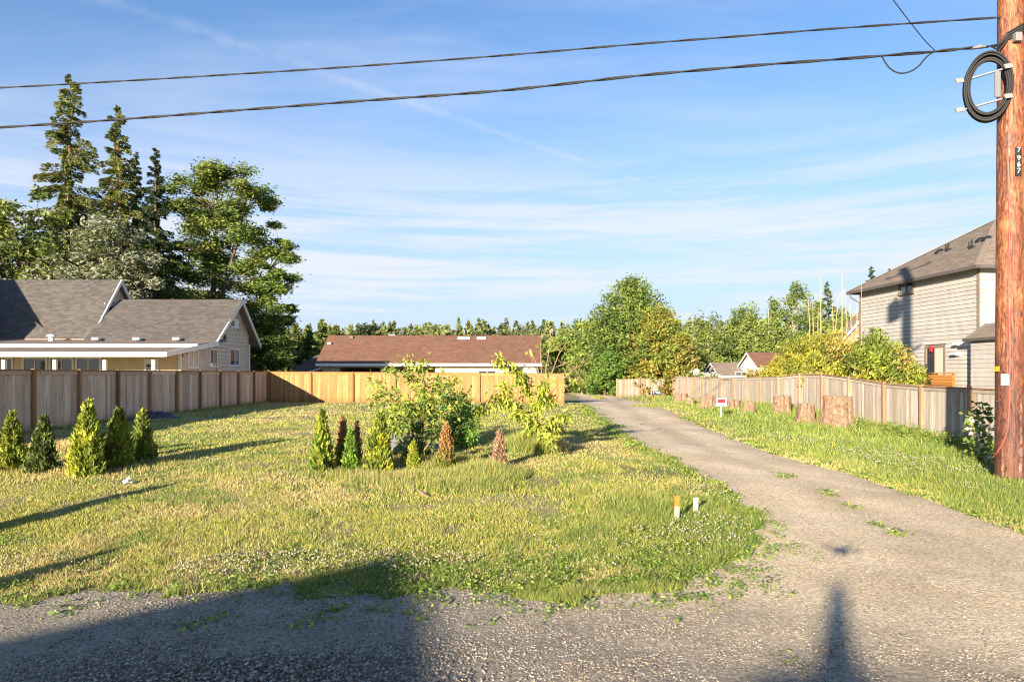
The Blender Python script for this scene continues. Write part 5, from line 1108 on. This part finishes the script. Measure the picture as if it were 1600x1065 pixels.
branchy((b4.x, b4.y, b4.z), 'fruit_sapling', 'leaning young fruit tree with drooping yellow green leaves right of the bed', [
    [.25, (843, 707), (841, 680), (838, 655), (836, 635), (832, 610), (828, 590)], [1.4, (836, 640), (826, 618), (818, 598), (816, 588)], [1.4, (837, 640), (842, 620), (848, 605), (855, 598)], [1.3, (838, 650), (848, 630), (856, 620), (860, 628)], [1.0, (818, 592), (808, 580), (798, 573), (785, 567), (774, 563)], [.9, (825, 612), (818, 600), (806, 586)],
    [1.2, (838, 655), (822, 640), (800, 622), (785, 610), (790, 604)], [1.2, (822, 640), (798, 632), (775, 633), (752, 640), (744, 644)], [.9, (800, 634), (785, 626), (768, 622)], [1.6, (840, 668), (828, 655), (812, 648), (802, 650)], [1.6, (841, 672), (832, 668), (826, 680)], [1.5, (842, 680), (852, 665), (866, 655), (880, 652), (886, 656)], [1.5, (842, 680), (858, 672), (868, 668), (876, 672)], [1.3, (842, 690), (850, 682), (860, 685), (864, 692)], [1.3, (841, 660), (834, 672), (836, 690)],
    [.05, (838, 650), (850, 630), (868, 605), (884, 578), (890, 570)], [.05, (840, 660), (862, 632), (884, 605), (905, 590)], [.05, (830, 600), (832, 570), (831, 545)]],
    4, [(.36, .40, .05), (.43, .43, .06), (.27, .33, .042), (.20, .25, .04)], .155, 150, .085, r0=.022, hang=.8, wid=.36, zj=.3)
bb = G(1532, 728)
branchy((bb.x, bb.y, bb.z), 'bramble', 'flowering bramble climbing beside the foot of the utility pole', [[1, (1533, 735), (1530, 700), (1524, 670), (1512, 655)], [1.2, (1534, 735), (1536, 690), (1534, 655), (1530, 625)], [1.2, (1534, 735), (1542, 700), (1546, 670), (1544, 640)], [1, (1532, 735), (1525, 710), (1521, 690)], [1.4, (1534, 740), (1540, 720), (1546, 705)], [1.2, (1534, 742), (1528, 728), (1538, 715)], [.8, (1534, 690), (1526, 660), (1518, 652)]],
    6, [(.12, .19, .035), (.18, .24, .05), (.08, .14, .03), (.22, .26, .05), (.55, .54, .48)], .15, 70, .10, cat='shrub', r0=.014, wid=.7, hang=.1)

# ------------------------------------------------------------------ grass, weeds, flowers, stones
rg = np.random.RandomState(99)
def blades(x, y, h, wd, col, bend=.5, rg=rg):
    """one tapering blade each: a triangle that leans"""
    n = len(x); z = gz(x, y); a = rg.rand(n)*6.283; l = rg.rand(n)*6.283; k = h*bend*(.3+rg.rand(n))
    b = np.stack([np.cos(a), np.sin(a), np.zeros(n)], 1)*(wd*.5)[:, None]; p = np.stack([x, y, z-.004], 1)
    tip = p+np.stack([np.cos(l)*k, np.sin(l)*k, h], 1); V = np.stack([p-b, p+b, tip], 1).reshape(-1, 3)
    return V, np.arange(3*n).reshape(n, 3), np.repeat(np.clip(col, 0, .9), 3, 0)
def sample(n, y0, y1, xf0, xf1):
    """points with an even density on the screen"""
    u = rg.rand(n); y = 1/(1/y0+(1/y1-1/y0)*u); return (xf0+(xf1-xf0)*rg.rand(n))*y, y
STRAW = np.array((.53, .41, .19)); GREEN = np.array((.15, .225, .04)); YGR = np.array((.34, .345, .07)); LUSH = np.array((.125, .20, .042))
def lawncol(x, y, lush=0):
    n1 = vn(x, y, 2.6, 1)*.6+vn(x, y, .8, 2)*.4; n2 = vn(x, y, 1.1, 3)*.55+vn(x, y, .35, 4)*.45
    s = np.clip((n1-.52)*5.0, 0, 1)[:, None]*.9; g = np.clip((n2-.52)*6, 0, 1)[:, None]*.85
    c = YGR*(1-s)+STRAW*s; c = c*(1-g)+GREEN*g
    r = rg.rand(len(x), 1); c = np.where(r < .16, STRAW*1.05, np.where(r > .82, GREEN, c))
    l = np.broadcast_to(np.asarray(lush, float), len(x))[:, None]; c = c*(1-l)+np.where(rg.rand(len(x), 1) < .25, YGR, LUSH)*l
    return c*(.72+.56*rg.rand(len(x), 1))
# distance to the road edge helps the lush fringe
EA = np.array([(p.x, p.y) for p in ELs]); EB = np.array([(p.x, p.y) for p in ERs])
def dedge(x, y, E):
    d = np.full(len(x), 1e9); p = np.stack([x, y], 1)
    for i in range(0, len(E)-1):
        a, b = E[i], E[i+1]; ab = b-a; L2 = (ab**2).sum()
        if L2 < 1e-9: continue
        t_ = np.clip(((p-a)@ab)/L2, 0, 1); d = np.minimum(d, ((p-a-t_[:, None]*ab)**2).sum(1))
    return np.sqrt(d)
EAc, EBc = EA[::2], EB[::2]
lobe = G(1120, 825); tr2 = G(840, 708); bedc = G(650, 735)
def region(x, y): 
    d = np.minimum(dedge(x, y, EAc), dedge(x, y, EBc)); return d
out = []
N = 640000
x, y = sample(N, 7.2, 41.5, -1.1, .40); k = (x > XL+.02) & ((y < 40.65) | (x > 3.3)) & ~inside(x, y); x, y = x[k], y[k]
rightside = x > np.interp(y, [7, 10, 15, 25, 45], [9, 6.5, 6.2, 7.5, 8.5]); x, y = x[~rightside], y[~rightside]
de = dedge(x, y, EAc); dl = np.hypot(x-lobe.x, y-lobe.y); fr = np.clip(1-de/.55, 0, 1)*(vn(x, y, 1.3, 9) > .28); lb_ = np.clip(1.25-dl/2.4, 0, 1)*(.35+.9*vn(x, y, .6, 6))
bare = (vn(x, y, .55, 12)*.6+vn(x, y, 1.5, 13)*.4 < .34) & (dl > 2.5); keep = ~bare | (rg.rand(len(x)) < .22)
thin = (y < 8.4) & (x < 0) & (vn(x, y, .4, 17)*.7+(8.4-y)*.35 > .48); keep &= ~thin | (rg.rand(len(x)) < .25)
x, y, fr, lb_ = x[keep], y[keep], fr[keep], lb_[keep]
h = (.022+.027*rg.rand(len(x)))*(.35+1.3*vn(x, y, .28, 5)**1.3+.7*vn(x, y, 1.3, 55))*(1+1.0*fr+1.1*lb_); wd = .0105*(np.maximum(y, 7)/8)**.85*(.7+.6*rg.rand(len(x)))
out.append(blades(x, y, h, wd, lawncol(x, y, np.clip(fr*.75+lb_*.8, 0, .9)), .75))
x, y = sample(16000, 7.8, 38, -.80, .36); k = (x > XL+.3) & (y < 40.3) & ~inside(x, y) & (x < np.interp(y, [7, 10, 15, 25, 45], [9, 6.5, 6.2, 7.5, 8.5])) & (vn(x, y, .9, 71) > .52); x, y = x[k], y[k]
out.append(blades(x, y, .08+.12*rg.rand(len(x))**2, .006*(y/8)**.8*np.ones(len(x)), np.where(rg.rand(len(x), 1) < .6, STRAW*.85, GREEN)*(.7+.5*rg.rand(len(x), 1)), .5))
V, f, c = join(out); tag(build('lawn_grass', V, f, M_grass, None, c), 'mown patchy lawn of yellow green grass', None, None, 'stuff')
# verge on the right, taller and greener
N = 480000
x, y = sample(N, 7.0, 60, .10, 1.35); k = ~inside(x, y) & (x < 14.15) & (x > np.interp(y, [7, 10, 15, 25, 45, 60], [8, 6.5, 6.2, 7.5, 8.2, 8.6])); x, y = x[k], y[k]
de = dedge(x, y, EBc); tall = np.clip((de-.3)/2.0, 0, 1)*(.5+1.0*vn(x, y, 1.2, 21)); h = (.05+.09*rg.rand(len(x)))*(.6+1.5*tall); wd = .012*(y/8)**.80*(.7+.6*rg.rand(len(x)))
dry = np.clip(1-de/.7, 0, 1)*(vn(x, y, .9, 8) > .42); cc = lawncol(x, y, np.clip(.55+.4*tall-dry*.9, 0, .95)); cc = np.where((rg.rand(len(x)) < dry*.55)[:, None], STRAW*.9, cc)
V, f, c = blades(x, y, h, wd, cc, .6); tag(build('verge_grass', V, f, M_grass, None, c), 'long rough grass verge before the grey fence', None, None, 'stuff')
# long grass round the beds and fence feet
def tuft(px, py, wx, wy, n, h0, h1, lush=.6, straw=.15):
    c0 = G(px, py); r = np.sqrt(rg.rand(n)); a = rg.rand(n)*6.283; x = c0.x+np.cos(a)*r*wx; y = c0.y+np.sin(a)*r*wy; h = (h0+(h1-h0)*rg.rand(n))*(1.1-.6*r)
    c = lawncol(x, y, lush); c = np.where((rg.rand(n) < straw)[:, None], STRAW, c); return blades(x, y, h, np.full(n, .013)*(y/13)**.7*(.7+.6*rg.rand(n)), c, .45)
T_ = [tuft(660, 752, 1.6, .55, 7000, .08, .30), tuft(755, 745, .9, .7, 6000, .10, .42, .55), tuft(720, 765, 1.0, .4, 4500, .08, .32, .7), tuft(560, 742, 1.2, .6, 4000, .06, .22), tuft(610, 725, 1.3, .7, 4000, .08, .30, .5, .25), tuft(690, 728, 1.0, .7, 4000, .08, .34, .5, .25),
      tuft(828, 706, .55, .45, 5200, .25, .72, .55, .12), tuft(848, 705, .45, .4, 2600, .12, .45, .2, .5), tuft(808, 700, .4, .4, 1800, .2, .55, .5), tuft(870, 700, .4, .4, 1500, .1, .3, .1, .6),
      tuft(90, 735, 2.3, .5, 5000, .05, .24, .2, .35), tuft(30, 733, .9, .6, 2000, .06, .26, .3), tuft(210, 725, 1.2, .4, 2600, .05, .2, .4), tuft(130, 700, 1.6, .8, 2600, .08, .34, .05, .8),
      tuft(935, 622, .5, 2.0, 2500, .10, .35, .6), tuft(1085, 632, 1.1, .8, 2200, .1, .5, .8), tuft(1030, 636, 1.6, 1.2, 2200, .1, .35, .8)]
for Zf in np.arange(17, 40.5, .6): 
    q = np.array([XL+.12, Zf]); n = 160; xx = q[0]+rg.rand(n)*.22; yy = q[1]+(rg.rand(n)-.5)*.7; T_.append(blades(xx, yy, .05+.14*rg.rand(n)**2, np.full(n, .02), lawncol(xx, yy, .5), .5))
for Zf in np.arange(17, 50, .6):
    n = 260; xx = 14.12-rg.rand(n)**1.5*.6; yy = Zf+(rg.rand(n)-.5)*.7; T_.append(blades(xx, yy, .10+.42*rg.rand(n)**1.5, np.full(n, .022), lawncol(xx, yy, .75), .45))
V, f, c = join(T_); tag(build('long_grass', V, f, M_grass, None, c), 'unmown long grass tufts round the beds and fences', None, None, 'stuff')
# broad leaved weeds and clover on the gravel edge
def weeds(cx, cy, r, n, size, ht, cols):
    k = max(1, n//22); px = cx+rg.normal(size=k)*r*.5; py = cy+rg.normal(size=k)*r*.5; i = rg.randint(0, k, n); x = px[i]+rg.normal(size=n)*size*1.4; y = py[i]+rg.normal(size=n)*size*1.4
    z = gz(x, y)+ht*rg.rand(n)**.8*(.4+.6*rg.rand(k)[i]); T = rg.normal(size=(n, 3)); T[:, 2] = T[:, 2]*.3+.25
    return quads(np.stack([x, y, z], 1), T, size*(.6+.8*rg.rand(n)), size*.6*(.6+.8*rg.rand(n)), rg, pick(rg, cols, n), .25, nup=.6)
LU = [(.14, .23, .036), (.19, .27, .045), (.25, .30, .055), (.10, .17, .03)]; Wd = []
for p in ELs:
    if 7 < p.y < 40 and -9 < p.x and rg.rand() < .62: Wd.append(weeds(p.x-(.16 if p.y > 8.3 else 0), p.y+(.14 if p.y < 8.3 else 0), .28, int(75*min(1, 12/p.y)), .045*(p.y/8)**.6, .09, LU))
for a, b, r, n in ((1140, 850, 1.0, 4600), (1090, 878, .9, 4000), (1155, 822, .8, 3000), (1040, 893, .9, 3000), (960, 903, 1.0, 2600), (1120, 800, .8, 1800), (800, 906, 1.2, 2400), (680, 900, 1.2, 1800), (600, 895, 1.4, 2600), (520, 890, .9, 1500), (450, 885, 1.0, 1400), (880, 880, 1.0, 1500), (330, 900, .8, 1000), (120, 905, .5, 260), (235, 915, .5, 260), (380, 915, .4, 300), (20, 925, .5, 400)):
    q = G(a, b); Wd.append(weeds(q.x, q.y, r, int(n*.6), .036, .09, LU))
for a, b, n, r in ((1300, 775, 60, .22), (1325, 793, 80, .2), (1245, 747, 80, .45), (1372, 822, 40, .1), (1403, 838, 90, .16), (1220, 742, 50, .3), (1075, 934, 70, .14), (1030, 940, 60, .12), (1290, 768, 60, .2), (520, 945, 60, .2), (600, 950, 70, .25), (480, 990, 60, .3), (640, 965, 50, .1), (1145, 935, 20, .1), (700, 945, 40, .2), (90, 950, 50, .3), (250, 985, 40, .3), (1250, 1030, 20, .2), (560, 930, 90, .3), (330, 960, 40, .3)):
    q = G(a, b); Wd.append(weeds(q.x, q.y, r, n, .055, .07, LU))
for p in ERs:
    if 8 < p.y < 30 and rg.rand() < .45: Wd.append(weeds(p.x+.25, p.y, .35, int(60*min(1, 12/p.y)), .05*(p.y/8)**.6, .10, LU))
for Zf in np.arange(17.5, 27, .4): Wd.append(weeds(13.6+rg.normal()*.25, Zf, .5, 110, .09, .55, LU))
V, f, c = join(Wd); tag(build('weeds', V, f, M_leaf, None, c), 'leafy weeds and clover along the gravel edges', None, None, 'stuff')
# clover heads
OC = np.array([(1, 0, 0), (0, 1, 0), (-1, 0, 0), (0, -1, 0), (0, 0, 1), (0, 0, -1)], float); OF = np.array([(0, 1, 4), (1, 2, 4), (2, 3, 4), (3, 0, 4), (1, 0, 5), (2, 1, 5), (3, 2, 5), (0, 3, 5)])
def blobs(P, s, col, jit=.25):
    n = len(P); k = OC[None]*(1+rg.normal(size=(n, 6, 1))*jit)*np.asarray(s).reshape(-1, 1, 1 if np.ndim(s) < 2 else 3)
    a = rg.rand(n)*6.283; ca, sa = np.cos(a)[:, None], np.sin(a)[:, None]; k = np.stack([k[..., 0]*ca-k[..., 1]*sa, k[..., 0]*sa+k[..., 1]*ca, k[..., 2]], -1)
    return (P[:, None]+k).reshape(-1, 3), (OF[None]+np.arange(n)[:, None, None]*6).reshape(-1, 3), np.repeat(col, 6, 0)
FP = []
for a, b, wx, wy, n, h in ((470, 884, 1.7, .45, 420, .06), (600, 872, 1.3, .5, 180, .06), (800, 890, 1.5, .6, 110, .07), (1140, 835, .9, .8, 210, .13), (1060, 850, 1.0, .8, 110, .10), (930, 840, 2.2, 1.2, 120, .07), (40, 885, 1.2, .5, 110, .07), (1120, 770, .5, 1.2, 70, .08), (1450, 735, 1.4, 1.6, 260, .2), (1380, 720, 1.2, 1.5, 160, .2), (1300, 700, 1.5, 2.5, 160, .2), (1250, 690, 1.2, 2.2, 100, .2), (1560, 770, .9, .8, 140, .15), (1070, 720, .3, 1.2, 60, .1), (480, 790, 1.2, .8, 60, .05), (440, 745, .8, .8, 60, .05)):
    q = G(a, b); r = np.sqrt(rg.rand(n)); t_ = rg.rand(n)*6.283; x = q.x+np.cos(t_)*r*wx; y = q.y+np.sin(t_)*r*wy; k = ~inside(x, y); x, y = x[k], y[k]; FP.append(np.stack([x, y, gz(x, y)+h*(.6+.6*rg.rand(len(x)))], 1))
P = np.concatenate(FP); V, f, c = blobs(P, .0135*(P[:, 1]/8)**.35*(.7+.6*rg.rand(len(P))), np.array((.42, .385, .27))*(.6+.4*rg.rand(len(P), 1)))
tag(build('clover_flowers', V, f, M_col, None, c), 'white clover heads in the grass', None, None, 'stuff')
# loose stones
SP, SS = [], []
N = 170000; x, y = sample(N, 4.9, 22, -.82, .95); k = inside(x, y); x, y = x[k], y[k]
street = np.clip((9.6-(y+.35*np.maximum(x, 0)*1.2))/2.2, 0, 1); pile = np.exp(-(((x+2.2)/1.5)**2+((y-5.55)/.55)**2)); dens = .05+.75*street*(vn(x, y, .7, 31) > .30)+pile+.25*(vn(x, y, .5, 33) > .62)
k = rg.rand(len(x)) < dens; x, y, pile = x[k], y[k], pile[k]; s = .0078*(.5+1.1*rg.rand(len(x))**2)*(1+1.1*pile)*(np.maximum(y, 5)/6)**.45
P = np.stack([x, y, gz(x, y)+.012+s*.25+pile*.03*rg.rand(len(x))], 1); s3 = np.stack([s*(.9+.6*rg.rand(len(s))), s*(.8+.4*rg.rand(len(s))), s*.7], 1)
V, f, c = blobs(P, s3, np.array((.31, .262, .20))*(.3+1.25*rg.rand(len(P), 1)**1.4)*(1+np.array((.05, 0, -.08))*rg.normal(size=(len(P), 1))), .22)
tag(build('loose_gravel', V, f, M_stone, None, c), 'loose gravel stones on the street and drive', None, None, 'stuff')
# grass blades dried on the lobe edge, twigs on the bed edge
q = G(665, 775); MB().bar(G(615, 742)+Vector((0, 0, .06)), G(668, 778)+Vector((0, 0, .03)), .05, .04).out('fallen_stick', M_twig)
tag(bpy.data.objects['fallen_stick'], 'brown stick lying in the long grass before the bed', 'stick')
